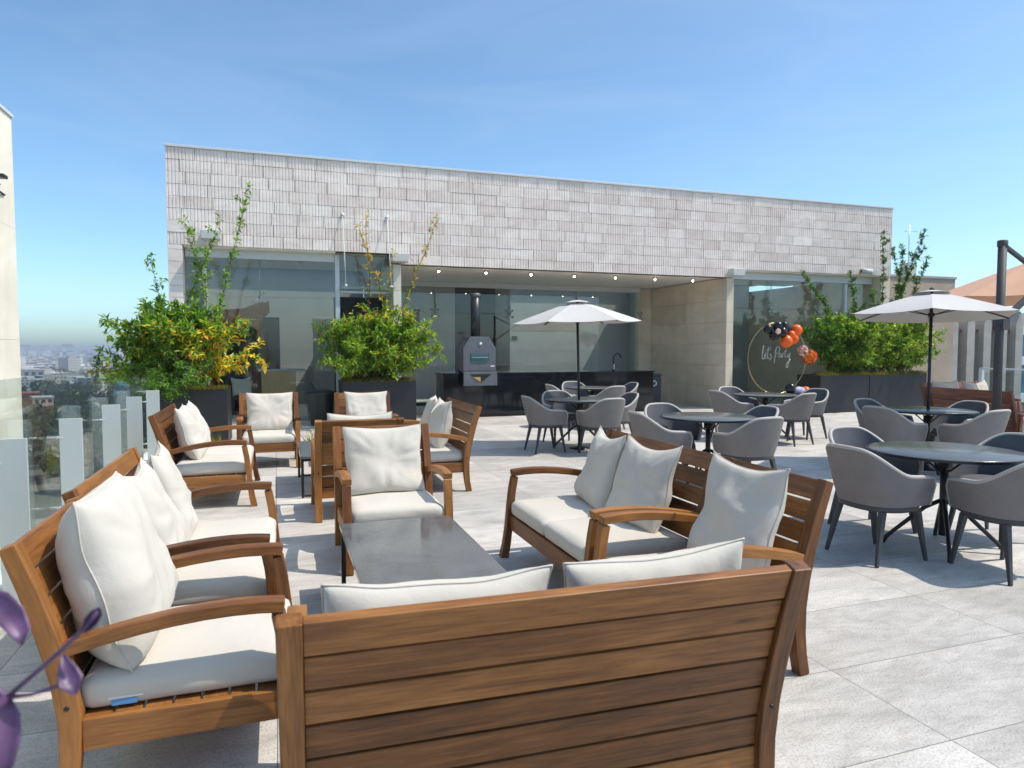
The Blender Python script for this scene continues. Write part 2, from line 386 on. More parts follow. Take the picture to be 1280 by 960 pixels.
# ------------------------------------------------------------------ mesh builder
class MB:
    def __init__(s):
        s.v = []; s.f = []; s.g = []; s.c = []; s.sm = []
    def add(s, verts, faces, g=None, c=None, smooth=False):
        o = len(s.v)
        s.v += [tuple(p) for p in verts]
        s.f += [tuple(i+o for i in f) for f in faces]
        s.g += g if g else [(0, 0, 0)]*len(verts)
        s.c += c if c else [(1, 1, 1)]*len(verts)
        s.sm += [smooth]*len(faces)
    def box(s, c, d, rz=0, mat=None):
        """box centre c, size d; grain runs along its longest side"""
        hx, hy, hz = d[0]/2, d[1]/2, d[2]/2
        L = [(-hx,-hy,-hz),(hx,-hy,-hz),(hx,hy,-hz),(-hx,hy,-hz),(-hx,-hy,hz),(hx,-hy,hz),(hx,hy,hz),(-hx,hy,hz)]
        ax = max(range(3), key=lambda i: d[i]); oth = [i for i in range(3) if i != ax]
        off = Vector((random.uniform(0, 90), random.uniform(0, 9), random.uniform(0, 9)))
        g = [(p[ax]+off.x, p[oth[0]]+off.y, p[oth[1]]+off.z) for p in L]
        mt = Matrix.Translation(c) @ Matrix.Rotation(rz, 4, 'Z') if mat is None else mat
        s.add([mt @ Vector(p) for p in L], [(0,3,2,1),(4,5,6,7),(0,1,5,4),(1,2,6,5),(2,3,7,6),(3,0,4,7)], g)
    def b2(s, x0, x1, y0, y1, z0, z1):
        s.box(((x0+x1)/2, (y0+y1)/2, (z0+z1)/2), (x1-x0, y1-y0, z1-z0))
    def loft(s, secs, closed_ends=True, smooth=False):
        """secs: list of equal-length rings"""
        n = len(secs[0]); vs = []; g = []; fs = []
        off = (random.uniform(0, 90), random.uniform(0, 9), random.uniform(0, 9))
        run = 0; prev = None
        for ring in secs:
            c = sum((Vector(p) for p in ring), Vector())/n
            if prev is not None: run += (c-prev).length
            prev = c
            for k, p in enumerate(ring):
                vs.append(p); d = Vector(p)-c
                g.append((run+off[0], d.x+d.y*.3+off[1], d.z+d.y*.6+off[2]))
        for i in range(len(secs)-1):
            for k in range(n):
                a = i*n+k; b = i*n+(k+1) % n
                fs.append((a, b, b+n, a+n))
        if closed_ends:
            fs.append(tuple(reversed(range(n)))); fs.append(tuple(range((len(secs)-1)*n, len(secs)*n)))
        s.add(vs, fs, g, None, smooth)
    def bar(s, pts, w, h, side=(1, 0, 0)):
        """rectangular section w (along side) x h swept along pts; w,h may be lists"""
        sd = Vector(side).normalized(); secs = []
        P = [Vector(p) for p in pts]
        for i, p in enumerate(P):
            t = (P[min(i+1, len(P)-1)]-P[max(i-1, 0)]).normalized()
            u = t.cross(sd).normalized()
            ww = (w[i] if isinstance(w, (list, tuple)) else w)/2; hh = (h[i] if isinstance(h, (list, tuple)) else h)/2
            secs.append([p-sd*ww-u*hh, p+sd*ww-u*hh, p+sd*ww+u*hh, p-sd*ww+u*hh])
        s.loft(secs)
    def tube(s, pts, r, n=8, smooth=True, caps=True):
        P = [Vector(p) for p in pts]; secs = []
        up = Vector((0, 0, 1))
        ref = None
        for i, p in enumerate(P):
            t = (P[min(i+1, len(P)-1)]-P[max(i-1, 0)]).normalized()
            if ref is None:
                ref = t.cross(up)
                if ref.length < .05: ref = t.cross(Vector((1, 0, 0)))
            ref = (ref - t*ref.dot(t)).normalized()
            v = t.cross(ref)
            rr = r[i] if isinstance(r, (list, tuple)) else r
            secs.append([p+(ref*math.cos(2*PI*k/n)+v*math.sin(2*PI*k/n))*rr for k in range(n)])
        s.loft(secs, caps, smooth)
    def lathe(s, prof, n=32, c=(0, 0, 0), smooth=True):
        secs = [[(c[0]+max(r, .0005)*math.cos(2*PI*k/n), c[1]+max(r, .0005)*math.sin(2*PI*k/n), c[2]+z) for k in range(n)] for r, z in prof]
        s.loft(secs, True, smooth)
    def ball(s, c, r, n=14, sq=(1, 1, 1)):
        prof = [(math.sin(PI*i/n), -math.cos(PI*i/n)) for i in range(n+1)]
        secs = [[(c[0]+max(q, .001)*r*sq[0]*math.cos(2*PI*k/(n+4)), c[1]+max(q, .001)*r*sq[1]*math.sin(2*PI*k/(n+4)), c[2]+z*r*sq[2]) for k in range(n+4)] for q, z in prof]
        s.loft(secs, True, True)
    def prism(s, poly, y0, y1):
        """poly of (x,z), extruded along y"""
        n = len(poly)
        vs = [(x, y0, z) for x, z in poly]+[(x, y1, z) for x, z in poly]
        fs = [tuple(range(n)), tuple(reversed(range(n, 2*n)))]+[(k, k+n, (k+1) % n+n, (k+1) % n) for k in range(n)]
        s.add(vs, fs)
    def build(s, name, mat, parent=None, bevel=0, loc=None, autosm=False):
        me = bpy.data.meshes.new(name)
        me.from_pydata(s.v, [], s.f); 
        a = me.attributes.new('gc', 'FLOAT_VECTOR', 'POINT')
        a.data.foreach_set('vector', [x for p in s.g for x in p])
        if any(c != (1, 1, 1) for c in s.c):
            a = me.attributes.new('leafcol', 'FLOAT_COLOR', 'POINT')
            a.data.foreach_set('color', [x for c in s.c for x in (*c, 1)])
        me.polygons.foreach_set('use_smooth', s.sm)
        me.materials.append(mat); me.update()
        o = bpy.data.objects.new(name, me); COL.objects.link(o)
        if parent: o.parent = parent
        if loc: o.location = loc
        if bevel:
            md = o.modifiers.new('edge', 'BEVEL'); md.width = bevel; md.segments = 2; md.limit_method = 'ANGLE'; md.angle_limit = R(50)
        return o

def tag(o, label=None, cat=None, group=None, kind=None):
    if label: o['label'] = label
    if cat: o['category'] = cat
    if group: o['group'] = group
    if kind: o['kind'] = kind
    return o
def empty(name, loc=(0, 0, 0), rz=0):
    o = bpy.data.objects.new(name, None); COL.objects.link(o)
    o.location = loc; o.rotation_euler = (0, 0, rz); o.empty_display_size = .1
    return o
def copy_tree(o, parent=None):
    c = o.copy(); COL.objects.link(c)
    if parent:
        c.parent = parent; c.matrix_parent_inverse = o.matrix_parent_inverse
    for ch in list(o.children): copy_tree(ch, c)
    return c
def lerp(a, b, t): return a+(b-a)*t

# ------------------------------------------------------------------ teak lounge furniture
TP = .89
def post_y(z):
    pts = [(0, -.392), (.1, -.372), (.2, -.362), (.32, -.360), (.45, -.378), (.6, -.416), (.75, -.461), (TP, -.51)]
    for (z0, y0), (z1, y1) in zip(pts, pts[1:]):
        if z <= z1: return lerp(y0, y1, (z-z0)/(z1-z0))
    return pts[-1][1]
def make_lounge(W, name, cat, wood='teak'):
    root = empty(name)
    mat = M[wood]
    px = W/2-.03
    for sx in (-1, 1):
        b = MB(); x = sx*px
        b.bar([(x, post_y(z), z) for z in (0, .1, .2, .32, .45, .52, .6, .68, .75, .82, TP)], .058, [.054, .056, .06, .066, .066, .062, .06, .057, .054, .051, .047])
        o = b.build('rear_leg', mat, root, .004)
        c = MB(); c.tube([(x, post_y(.43)-.0325, .43), (x, post_y(.43)-.036, .432)], .008, 10)
        c.build('screw_cap', M['black_metal'], o)
        c = MB(); c.tube([(x+sx*.0275, post_y(.36), .36), (x+sx*.0305, post_y(.36), .36)], .008, 10)
        c.build('screw_cap', M['black_metal'], o)
        b = MB()
        b.bar([(x, .352, 0), (x, .332, .10), (x, .316, .22), (x, .304, .36), (x, .290, .48), (x, .272, .580)], [.062, .058, .056, .055, .055, .055], [.058, .052, .049, .048, .047, .047])
        b.build('front_leg', mat, root, .004)
        b = MB()
        ys = [.293, .27, .21, .13, .04, -.06, -.16, -.26, -.34, -.395]
        zs = [.606, .609, .614, .616, .613, .604, .590, .571, .552, .536]
        b.bar([(x, y, z) for y, z in zip(ys, zs)], [.064]*7+[.060, .056, .052], .044)
        b.build('armrest', mat, root, .005)
    # seat frame
    b = MB()
    iw = W-.118
    b.box((0, .298, .255), (iw, .028, .105)); b.box((0, -.335, .25), (iw, .026, .09))
    for sx in (-1, 1): b.box((sx*px, -.025, .255), (.028, .61, .103))
    for k in range(7): b.box((0, -.29+k*.088, .297), (iw+.02, .080, .016))
    if W > 1: b.box((0, -.01, .25), (.03, .60, .06))
    b.build('seat_frame', mat, root, .004)
    # back boards
    n = 7; z0 = .195; pitch = (TP-z0)/n
    for k in range(n):
        b = MB()
        za = z0+k*pitch+.0045; zb = z0+(k+1)*pitch-.0045
        if k == n-1: zb = TP-.004
        ya, yb = post_y(za), post_y(zb)
        th = .022 if k < n-1 else .030
        d = Vector((0, yb-ya, zb-za)); t = d.normalized(); u = Vector((0, t.z, -t.y))
        secs = []
        for x in (-iw/2, iw/2):
            A = Vector((x, ya, za)); B = Vector((x, yb, zb))
            secs.append([A-u*th/2, B-u*th/2, B+u*th/2, A+u*th/2])
        off = (random.uniform(0, 90), random.uniform(0, 9), random.uniform(0, 9))
        vs = secs[0]+secs[1]
        g = [(p.x+off[0], (p.z)+off[1], p.y*.5+off[2]) for p in vs]
        b.add(vs, [(0, 1, 2, 3), (7, 6, 5, 4), (0, 4, 5, 1), (1, 5, 6, 2), (2, 6, 7, 3), (3, 7, 4, 0)], g)
        b.build('backrest_board', mat, root, .003)
    return tag(root, None, cat)

def soft(nv, sd): return noise.noise(Vector(nv)+Vector((sd*7.3, sd*3.1, sd*1.7)))
def make_pillow(sd, w=.56, h=.55, t=.20, sag=.04, mat='canvas', fold=0.0):
    n = 34; rnd = random.Random(sd)
    vs = []; idx = {}
    def prm(i):
        a = -1+2*i/n
        return math.sin(a*PI/2)*.55+a*.45
    ex = rnd.uniform(-.02, .02)
    for sgn in (1, -1):
        for i in range(n+1):
            for j in range(n+1):
                edge = i in (0, n) or j in (0, n)
                if sgn == -1 and edge:
                    idx[(sgn, i, j)] = idx[(1, i, j)]; continue
                u, v = prm(i), prm(j)
                bow = .05
                x = w/2*u*(1-bow*(1-v*v)**1.0*abs(u)**3)
                z = h/2*v*(1-bow*(1-u*u)**1.0*abs(v)**3)
                cu = max(0, 1-abs(u)**3.0); cv = max(0, 1-abs(v)**3.0)
                th = t/2*(cu*cv)**.46*(1-.22*v)
                # wrinkles pulled from corners and edges
                cr = max(abs(u), abs(v))
                ang = math.atan2(v, u)
                wr = soft((math.cos(ang)*5, math.sin(ang)*5, sgn*3), sd)*.022*(cr**2)*(1-cr)*4
                wr += abs(soft((x*9, z*6, sgn*2), sd))*.016*(cu*cv)**.3 - .006
                wr += soft((x*3, z*3, sgn*5), sd+3)*.022*(cu*cv)
                y = sgn*(th+wr*(cu*cv)**.2)
                eu = math.exp(-(1-abs(u))/.13); ev = math.exp(-(1-abs(v))/.13)
                wr += .020*(1-abs(soft((v*3.0, sgn*2, (u > 0)*5), sd+11))*4)*eu*(1-eu)*2.4 + .020*(1-abs(soft((u*3.0, sgn*2, (v > 0)*5+9), sd+12))*4)*ev*(1-ev)*2.4
                dg = max(0, 1-abs(abs(u)-abs(v))/.35)*max(0, max(abs(u), abs(v))-.35)
                wr += .018*dg*math.sin(9*ang+sd+6*soft((u*2, v*2, sgn), sd))
                # corner curls and slump
                y += .03*soft((u*1.3, v*1.3, 0), sd+5)
                z -= sag*(1-u*u)*((v+1)/2)**2
                y += .03*(v*v-.5)*.6
                if fold:
                    z -= fold*math.exp(-((u-ex)/.16)**2)*((v+1)/2)**3
                    y += fold*.5*math.exp(-((u-ex)/.22)**2)*((v+1)/2)**2
                x += .012*soft((u*2, v*2, 4), sd+9)
                idx[(sgn, i, j)] = len(vs); vs.append((x, y, z))
    fs = []
    for i in range(n):
        for j in range(n):
            q = [idx[(1, i, j)], idx[(1, i+1, j)], idx[(1, i+1, j+1)], idx[(1, i, j+1)]]
            fs.append(tuple(reversed(q)))
            q = [idx[(-1, i, j)], idx[(-1, i+1, j)], idx[(-1, i+1, j+1)], idx[(-1, i, j+1)]]
            fs.append(tuple(q))
    b = MB(); b.add(vs, fs, smooth=True)
    o = b.build('throw_pillow', M[mat])
    # seam piping
    ring = [vs[idx[(1, i, 0)]] for i in range(n)]+[vs[idx[(1, n, j)]] for j in range(n)]+[vs[idx[(1, n-i, n)]] for i in range(n)]+[vs[idx[(1, 0, n-j)]] for j in range(n)]
    p = MB(); p.tube(ring+[ring[0]], .0035, 5)
    p.build('piping', M[mat], o)
    return o

def make_seat_cushion(w, d, h, sd):
    """rounded slab with a slight crown and creases"""
    r = .032; b = MB(); nx, ny, nz = max(10, int(w/.03)), max(10, int(d/.03)), 6
    hx, hy, hz = w/2, d/2, h/2
    def shape(p):
        c = Vector((max(-hx+r, min(hx-r, p[0])), max(-hy+r, min(hy-r, p[1])), max(-hz+r, min(hz-r, p[2]))))
        dlt = Vector(p)-c
        q = c+dlt.normalized()*r if dlt.length > 1e-6 else Vector(p)
        u, v = p[0]/hx, p[1]/hy
        k = max(0, 1-u*u)*max(0, 1-v*v)
        if p[2] > 0: q.z += .016*k**.5*(p[2]/hz)
        q.z += .006*soft((q.x*5, q.y*5, q.z*2), sd)*(1 if p[2] > 0 else .2)
        bulge = .010*(1-(p[2]/hz)**2)
        nrm = Vector((u**5, v**5, 0))
        q += nrm*bulge
        q.x += .006*soft((q.y*6, q.z*14, 1), sd); q.y += .006*soft((q.x*6, q.z*14, 2), sd)
        return q
    cache = {}; vs = []; fs = []
    def vid(i, j, k):
        key = (i, j, k)
        if key not in cache:
            cache[key] = len(vs); vs.append(shape((-hx+w*i/nx, -hy+d*j/ny, -hz+h*k/nz)))
        return cache[key]
    for i in range(nx):
        for j in range(ny):
            fs.append((vid(i, j, nz), vid(i+1, j, nz), vid(i+1, j+1, nz), vid(i, j+1, nz)))
            fs.append((vid(i, j, 0), vid(i, j+1, 0), vid(i+1, j+1, 0), vid(i+1, j, 0)))
    for i in range(nx):
        for k in range(nz):
            fs.append((vid(i, 0, k), vid(i+1, 0, k), vid(i+1, 0, k+1), vid(i, 0, k+1)))
            fs.append((vid(i+1, ny, k), vid(i, ny, k), vid(i, ny, k+1), vid(i+1, ny, k+1)))
    for j in range(ny):
        for k in range(nz):
            fs.append((vid(0, j+1, k), vid(0, j, k), vid(0, j, k+1), vid(0, j+1, k+1)))
            fs.append((vid(nx, j, k), vid(nx, j+1, k), vid(nx, j+1, k+1), vid(nx, j, k+1)))
    b.add(vs, fs, smooth=True)
    o = b.build('seat_cushion', M['canvas'])
    return o

ARM = make_lounge(.75, 'lounge_armchair', 'armchair')
LOVE = make_lounge(1.38, 'lounge_loveseat', 'loveseat')
WIDE = make_lounge(1.425, 'lounge_loveseat', 'loveseat')
RLOVE = make_lounge(1.36, 'lounge_loveseat', 'loveseat', 'red_teak')
RARM = make_lounge(.75, 'lounge_armchair', 'armchair', 'red_teak')
used = set()
def place(proto, x, y, rz, label, group):
    o = copy_tree(proto) if proto.name in used else proto
    used.add(proto.name)
    o.location = (x, y, 0); o.rotation_euler = (0, 0, rz)
    tag(o, label, None, group)
    return o
GA, GL = 'teak lounge armchairs', 'teak lounge loveseats'
def local(x, y, rz, lx, ly, lz):
    c, s = math.cos(rz), math.sin(rz)
    return (x+c*lx-s*ly, y+s*lx+c*ly, lz)
CU1 = make_seat_cushion(.615, .645, .112, 1)
CU2 = make_seat_cushion(.618, .645, .112, 2)
def cushion(seat, lx, label, proto, dz=0, ly=-.015):
    x, y, _ = seat.location; rz = seat.rotation_euler[2]
    o = proto if proto.name not in used else copy_tree(proto)
    used.add(proto.name)
    o.location = local(x, y, rz, lx, ly, .361+dz); o.rotation_euler = (0, 0, rz)
    tag(o, label, 'seat cushion', 'off white seat cushions')
    return o
def pillow(seat, lx, label, sd, ly=-.255, lz=.668, tilt=18, yaw=0, roll=0, **kw):
    x, y, _ = seat.location; rz = seat.rotation_euler[2]
    o = make_pillow(sd, **kw)
    o.location = local(x, y, rz, lx, ly, lz)
    o.rotation_euler = (Matrix.Rotation(rz+R(yaw), 3, 'Z') @ Matrix.Rotation(R(tilt), 3, 'X') @ Matrix.Rotation(R(roll), 3, 'Y')).to_euler()
    tag(o, label, 'pillow', 'off white throw pillows')
    return o

# near group
sI = place(WIDE, .722, 2.065, R(-2.6), 'nearest teak loveseat seen from behind, its broad slatted back filling the photo bottom', GL)
for ch in sI.children: pass
cI1 = cushion(sI, -.315, 'seat cushion on the left half of the nearest loveseat seen from behind', CU2)
cI2 = cushion(sI, .315, 'seat cushion on the right half of the nearest loveseat seen from behind', CU2)
pillow(sI, -.30, 'pillow showing only its top edge over the left half of the nearest loveseat back', 11, lz=.648, ly=-.25, tilt=22, w=.62, h=.52, t=.21, sag=.015)
pillow(sI, .345, 'pillow showing only its top edge over the right half of the nearest loveseat back', 12, lz=.665, ly=-.25, tilt=21, w=.58, h=.52, t=.21, sag=.015, roll=-2)

sLa = place(ARM, -.28, 2.82, R(-90), 'nearest armchair on the left, facing right beside the glass balustrade', GA)
c = cushion(sLa, 0, 'cushion with a blue zip tag on its side, on the nearest armchair on the left', CU1)
z = MB(); z.box((.3135, -.20, -.016), (.004, .11, .006)); z.build('zipper', M['white_sign'], c)
M['tag_blue'] = simple('blue cloth tag', (.10, .30, .58), .6)
z = MB(); z.box((.3145, -.20, -.032), (.003, .075, .018)); z.build('care_tag', M['tag_blue'], c)
pillow(sLa, .0, 'plump pillow in the nearest armchair on the left, its corner tuck facing the camera', 21, lz=.705, ly=-.285, tilt=14, w=.59, h=.60, t=.29, sag=.0)
sLb = place(LOVE, -.335, 4.0, R(-90), 'loveseat on the left against the glass balustrade, between nearest armchair and rear group', GL)
cushion(sLb, .315, 'near seat cushion of the loveseat along the left balustrade', CU2)
cushion(sLb, -.315, 'far seat cushion of the loveseat along the left balustrade', CU2)
pillow(sLb, .27, 'near one of the two pillows in the loveseat along the left balustrade', 31, tilt=20, w=.56, h=.54, t=.2)
pillow(sLb, -.33, 'far one of the two pillows in the loveseat along the left balustrade', 32, tilt=16, w=.56, h=.55, t=.19, yaw=6, mat='canvas')
sF = place(ARM, .775, 4.90, R(180), 'armchair facing the camera at the far end of the large granite coffee table', GA)
cushion(sF, 0, 'seat cushion of the armchair facing the camera behind the large granite coffee table', CU1)
pillow(sF, .02, 'square pillow upright in the armchair facing the camera behind the large granite table', 41, lz=.66, ly=-.235, tilt=16, w=.585, h=.52, t=.16, sag=.012)
sHa = place(ARM, 1.875, 2.82, R(90), 'armchair on the right of the near group, half hidden behind the nearest loveseat', GA)
cushion(sHa, 0, 'seat cushion of the armchair at right of the near group, mostly hidden', CU1)
pillow(sHa, -.04, 'shaded square pillow in the armchair at the right end of the near group', 51, lz=.685, tilt=18, w=.57, h=.55, t=.17, sag=.035)
sHb = place(LOVE, 1.875, 3.93, R(90), 'loveseat facing left on the right of the large granite table, with two leaning pillows', GL)
cushion(sHb, -.315, 'near seat cushion of the loveseat on the right of the large granite table', CU2)
cushion(sHb, .315, 'far seat cushion of the loveseat on the right of the large granite table', CU2)
pillow(sHb, -.23, 'near of two pillows in the loveseat on the right of the large granite table', 61, tilt=20, yaw=4, w=.56, h=.55, t=.18, sag=.05)
pillow(sHb, .33, 'far of two pillows in the right loveseat, leaning towards the other pillow', 62, tilt=18, yaw=-10, w=.56, h=.54, t=.2, sag=.05)
# rear group
sE = place(ARM, .67, 6.42, R(0), 'armchair seen from behind, back to back with the one behind the large granite table', GA)
cushion(sE, 0, 'seat cushion hidden in the armchair that is seen from behind in mid photo', CU1)
pillow(sE, .02, 'pillow peeping over the top board of the armchair seen from behind in mid photo', 71, tilt=16, sag=.02)
sB = place(LOVE, -.57, 7.53, R(-90), 'loveseat at left in front of the yellow leaved planter, facing right', GL)
cushion(sB, .315, 'near seat cushion of the loveseat before the yellow leaved planter', CU2)
cushion(sB, -.315, 'far seat cushion of the loveseat before the yellow leaved planter', CU2)
pillow(sB, .15, 'near of two overlapping pillows in the loveseat before the yellow leaved planter', 81, tilt=22, sag=.03)
pillow(sB, -.36, 'far of two overlapping pillows in the loveseat before the yellow leaved planter', 82, tilt=20, sag=.03)
sG = place(LOVE, 1.50, 7.52, R(90), 'loveseat facing left in the rear group with a folded pillow against its slatted back', GL)
cushion(sG, -.315, 'near seat cushion of the rear loveseat that faces left', CU2)
cushion(sG, .315, 'far seat cushion of the rear loveseat that faces left', CU2)
pillow(sG, -.17, 'folded pillow with a dented top in the rear loveseat that faces left', 91, ly=-.2, tilt=14, fold=.16, sag=.02)
pillow(sG, .27, 'smooth pillow behind the folded one in the rear loveseat that faces left', 92, ly=-.18, tilt=14, yaw=-12, sag=.02)
sC = place(ARM, -.10, 9.27, R(180), 'armchair facing the camera in front of the left shop window', GA)
cushion(sC, 0, 'seat cushion of the armchair in front of the left shop window', CU1)
pillow(sC, -.01, 'square pillow in the armchair in front of the left shop window', 101, tilt=16, lz=.66, w=.58, h=.52, t=.16, sag=.01)
sD = place(ARM, 1.11, 9.05, R(180), 'armchair facing the camera between the black bin and the second planter', GA)
cushion(sD, 0, 'seat cushion of the armchair between the black bin and second planter', CU1)
pillow(sD, -.03, 'square pillow in the armchair between the black bin and the second planter', 102, tilt=16, lz=.66, w=.56, h=.52, t=.16, sag=.01)
# far right group
sJ1 = place(RLOVE, 10.23, 7.38, R(-91), 'reddish loveseat seen from behind beside the thick dark parasol mast', 'reddish lounge loveseats')
cushion(sJ1, .315, 'near seat cushion of the reddish loveseat seen from behind by the mast', CU2)
cushion(sJ1, -.315, 'far seat cushion of the reddish loveseat seen from behind by the mast', CU2)
sJ2 = place(RLOVE, 11.35, 8.45, R(180), 'reddish loveseat facing the camera at the right edge planters, two pillows on it', 'reddish lounge loveseats')
cushion(sJ2, .315, 'left seat cushion of the reddish loveseat facing the camera', CU2)
cushion(sJ2, -.315, 'right seat cushion of the reddish loveseat facing the camera', CU2)
pillow(sJ2, .33, 'left pillow of the reddish loveseat by the right planters', 111, lz=.675)
pillow(sJ2, -.36, 'right pillow of the reddish loveseat by the right planters', 112, sag=.06)
sJ3 = place(RARM, 9.56, 5.95, R(90), 'reddish armchair cut by the right edge of the photo', GA)
cushion(sJ3, 0, 'seat cushion of the reddish armchair at the right edge of the photo', CU1)

# coffee tables
def coffee_table(x0, x1, y0, y1, label):
    root = empty('coffee_table', ((x0+x1)/2, (y0+y1)/2, 0))
    w, d = x1-x0, y1-y0
    b = MB(); b.box((0, 0, .407), (w, d, .026)); b.build('stone_top', M['granite'], root, .003)
    b = MB()
    for sy in (-1, 1): b.box((0, sy*(d/2-.02), .381), (w-.06, .024, .024))
    for sx in (-1, 1): b.box((sx*(w/2-.02), 0, .381), (.024, d-.02, .024))
    b.build('steel_frame', M['black_metal'], root)
    for sx in (-1, 1):
        for sy in (-1, 1):
            b = MB(); b.box((sx*(w/2-.02), sy*(d/2-.02), .1835), (.026, .026, .367)); b.build('leg', M['black_metal'], root)
    for sy in (-1, 1):
        b = MB(); b.box((0, sy*(d/2-.02), .02), (w-.07, .022, .02)); b.build('floor_bar', M['black_metal'], root)
    return tag(root, label, 'coffee table', 'granite coffee tables')
coffee_table(.35, 1.04, 3.05, 4.26, 'large low granite topped coffee table in the middle of the near lounge group')
coffee_table(.21, .90, 7.05, 8.25, 'low granite coffee table in the rear lounge group, mostly hidden by an armchair back')

# ------------------------------------------------------------------ dining chairs and tables
def make_dining_chair():
    root = empty('dining_chair')
    TH = [-118+236*i/44 for i in range(45)]
    def plan(th, a, b0, bf):
        t = R(th); s, c = math.sin(t), math.cos(t)
        x = a*math.copysign(abs(s)**.82, s)
        y = -b0*abs(c)**.82 if c > 0 else bf*abs(c)**.9
        return x, y
    def rim(th):
        a = abs(th)
        if a < 16: return .805-.004*(a/16)**2
        if a < 94:
            k = (a-16)/78; k = k*k*(3-2*k)
            return lerp(.801, .615, k)
        if a < 112: return lerp(.615, .604, (a-94)/18)
        return lerp(.604, .545, ((a-112)/6)**2)
    nl = 7
    def pt(th, k, off):
        h = rim(th); z = lerp(.405, h, k)
        kk = (z-.405)/.395
        kk = kk**.85
        x, y = plan(th, lerp(.258, .328, kk)-off, lerp(.245, .355, kk)-off, lerp(.43, .49, kk))
        return Vector((x, y, z))
    b = MB(); vs = []; fs = []; nt = len(TH)
    for i, th in enumerate(TH):
        for k in range(nl+1): vs.append(pt(th, k/nl, 0))
    for i in range(nt-1):
        for k in range(nl):
            a = i*(nl+1)+k; fs.append((a, a+nl+1, a+nl+2, a+1))
    b.add(vs, fs, smooth=True)
    o1 = b.build('shell', M['chair_mesh'], root)
    # front ends and thickness: inner upholstery
    b = MB(); vs = []; fs = []
    for i, th in enumerate(TH):
        for k in range(nl+1):
            p = pt(th, k/nl, .030); p.z -= .0
            vs.append(p)
    for i in range(nt-1):
        for k in range(nl):
            a = i*(nl+1)+k; fs.append((a, a+1, a+nl+2, a+nl+1))
    b.add(vs, fs, smooth=True)
    b.build('inner_back', M['chair_inner'], root)
    # rim roll closes the gap
    ring = []
    for th in TH:
        p, q = pt(th, 1, 0), pt(th, 1, .030); ring.append((p+q)/2)
    e0 = [(pt(TH[0], k/nl, 0)+pt(TH[0], k/nl, .03))/2 for k in range(nl)]
    e1 = [(pt(TH[-1], k/nl, 0)+pt(TH[-1], k/nl, .03))/2 for k in range(nl-1, -1, -1)]
    b = MB(); b.tube(e0+ring+e1, .0165, 8)
    b.build('rim', M['chair_piping'], root)
    # skirt band
    b = MB(); nn = 40
    sec = []
    for z, s in ((.365, .95), (.372, 1.0), (.408, 1.01), (.414, .98)):
        r = []
        for k in range(nn):
            t = 360*k/nn-180
            x, y = plan(t, .256*s, .243*s, .225*s)
            r.append((x, y, z))
        sec.append(r)
    b.loft(sec, True, True); b.build('seat_base', M['chair_metal'], root)
    b = MB(); sec = []
    for z, s in ((.41, .84), (.418, .9), (.455, .92), (.472, .86), (.478, .6)):
        r = []
        for k in range(nn):
            t = 360*k/nn-180
            x, y = plan(t, .256*s, .243*s, .25*s)
            r.append((x, y, z))
        sec.append(r)
    b.loft(sec, True, True); b.build('seat', M['chair_inner'], root)
    for sx in (-1, 1):
        for (ya, yb, xb) in ((-.165, -.245, .225), (.15, .215, .215)):
            b = MB(); b.bar([(sx*.185, ya, .37), (sx*xb, yb, 0)], [.042, .022], [.042, .022])
            b.build('leg', M['chair_metal'], root, .004)
    return tag(root, None, 'chair', 'grey tub dining chairs')
DC = make_dining_chair()
def dchair(x, y, rz, label):
    o = copy_tree(DC) if 'DC' in used else DC
    used.add('DC')
    o.location = (x, y, 0); o.rotation_euler = (0, 0, rz); tag(o, label)
def make_table():
    root = empty('dining_table')
    b = MB(); b.lathe([(0, .722), (.50, .722), (.512, .726), (.514, .734), (.508, .740), (0, .7405)], 56)
    b.v = [tuple(p) for p in b.v]
    b.build('glass_top', M['rippled_glass'], root)
    b = MB(); b.lathe([(.515, .716), (.527, .718), (.529, .736), (.5165, .7385), (.515, .716)], 56, smooth=False); b.build('metal_rim', M['black_metal'], root)
    b = MB()
    b.tube([(0, 0, .10), (0, 0, .70)], .028, 14)
    b.lathe([(.05, .60), (.05, .66), (.03, .67)], 14)
    b.build('pedestal', M['black_metal'], root)
    b = MB()
    for a in (0, 90):
        c, s = math.cos(R(a+45)), math.sin(R(a+45))
        b.bar([(-.34*c, -.34*s, .706), (.34*c, .34*s, .706)], .03, .022, (-s, c, 0))
    for a in range(4):
        c, s = math.cos(R(a*90+45)), math.sin(R(a*90+45))
        b.tube([(.03*c, .03*s, .58), (.16*c, .16*s, .695)], .008, 6)
    b.build('top_bracket', M['black_metal'], root)
    for a in range(4):
        c, s = math.cos(R(a*90+40)), math.sin(R(a*90+40))
        b = MB(); b.tube([(.02*c, .02*s, .36), (.12*c, .12*s, .30), (.32*c, .32*s, .10), (.37*c, .37*s, .045), (.39*c, .39*s, .0)], [.016, .016, .015, .015, .015], 8)
        b.build('leg', M['black_metal'], root)
    return tag(root, None, 'dining table', 'round black glass dining tables')
DT = make_table()
def dtable(x, y, label, rz=0):
    o = copy_tree(DT) if 'DT' in used else DT
    used.add('DT'); o.location = (x, y, 0); o.rotation_euler = (0, 0, rz); tag(o, label)
def dset(x, y, what, chairs, label, rz=0):
    dtable(x, y, label, rz)
    for dx, dy, rot, lab in chairs:
        dchair(x+dx, y+dy, R(rot), lab+' '+what)
W_, S_, N_, E_ = -90, 0, 180, 90
dset(4.70, 3.72, 'the nearest round table', [
    (-.60, .03, W_, 'tub chair on the left side, back to the camera, of'), (-.09, -.53, -7, 'tub chair cut by the photo edge, in front of'),
    (-.03, .60, N_, 'tub chair behind, tucked under, left far side of'), (.60, .05, E_, 'tub chair on the right far side, at the photo edge, of')],
    'nearest round table with rippled black glass top, no parasol, at right', .1)
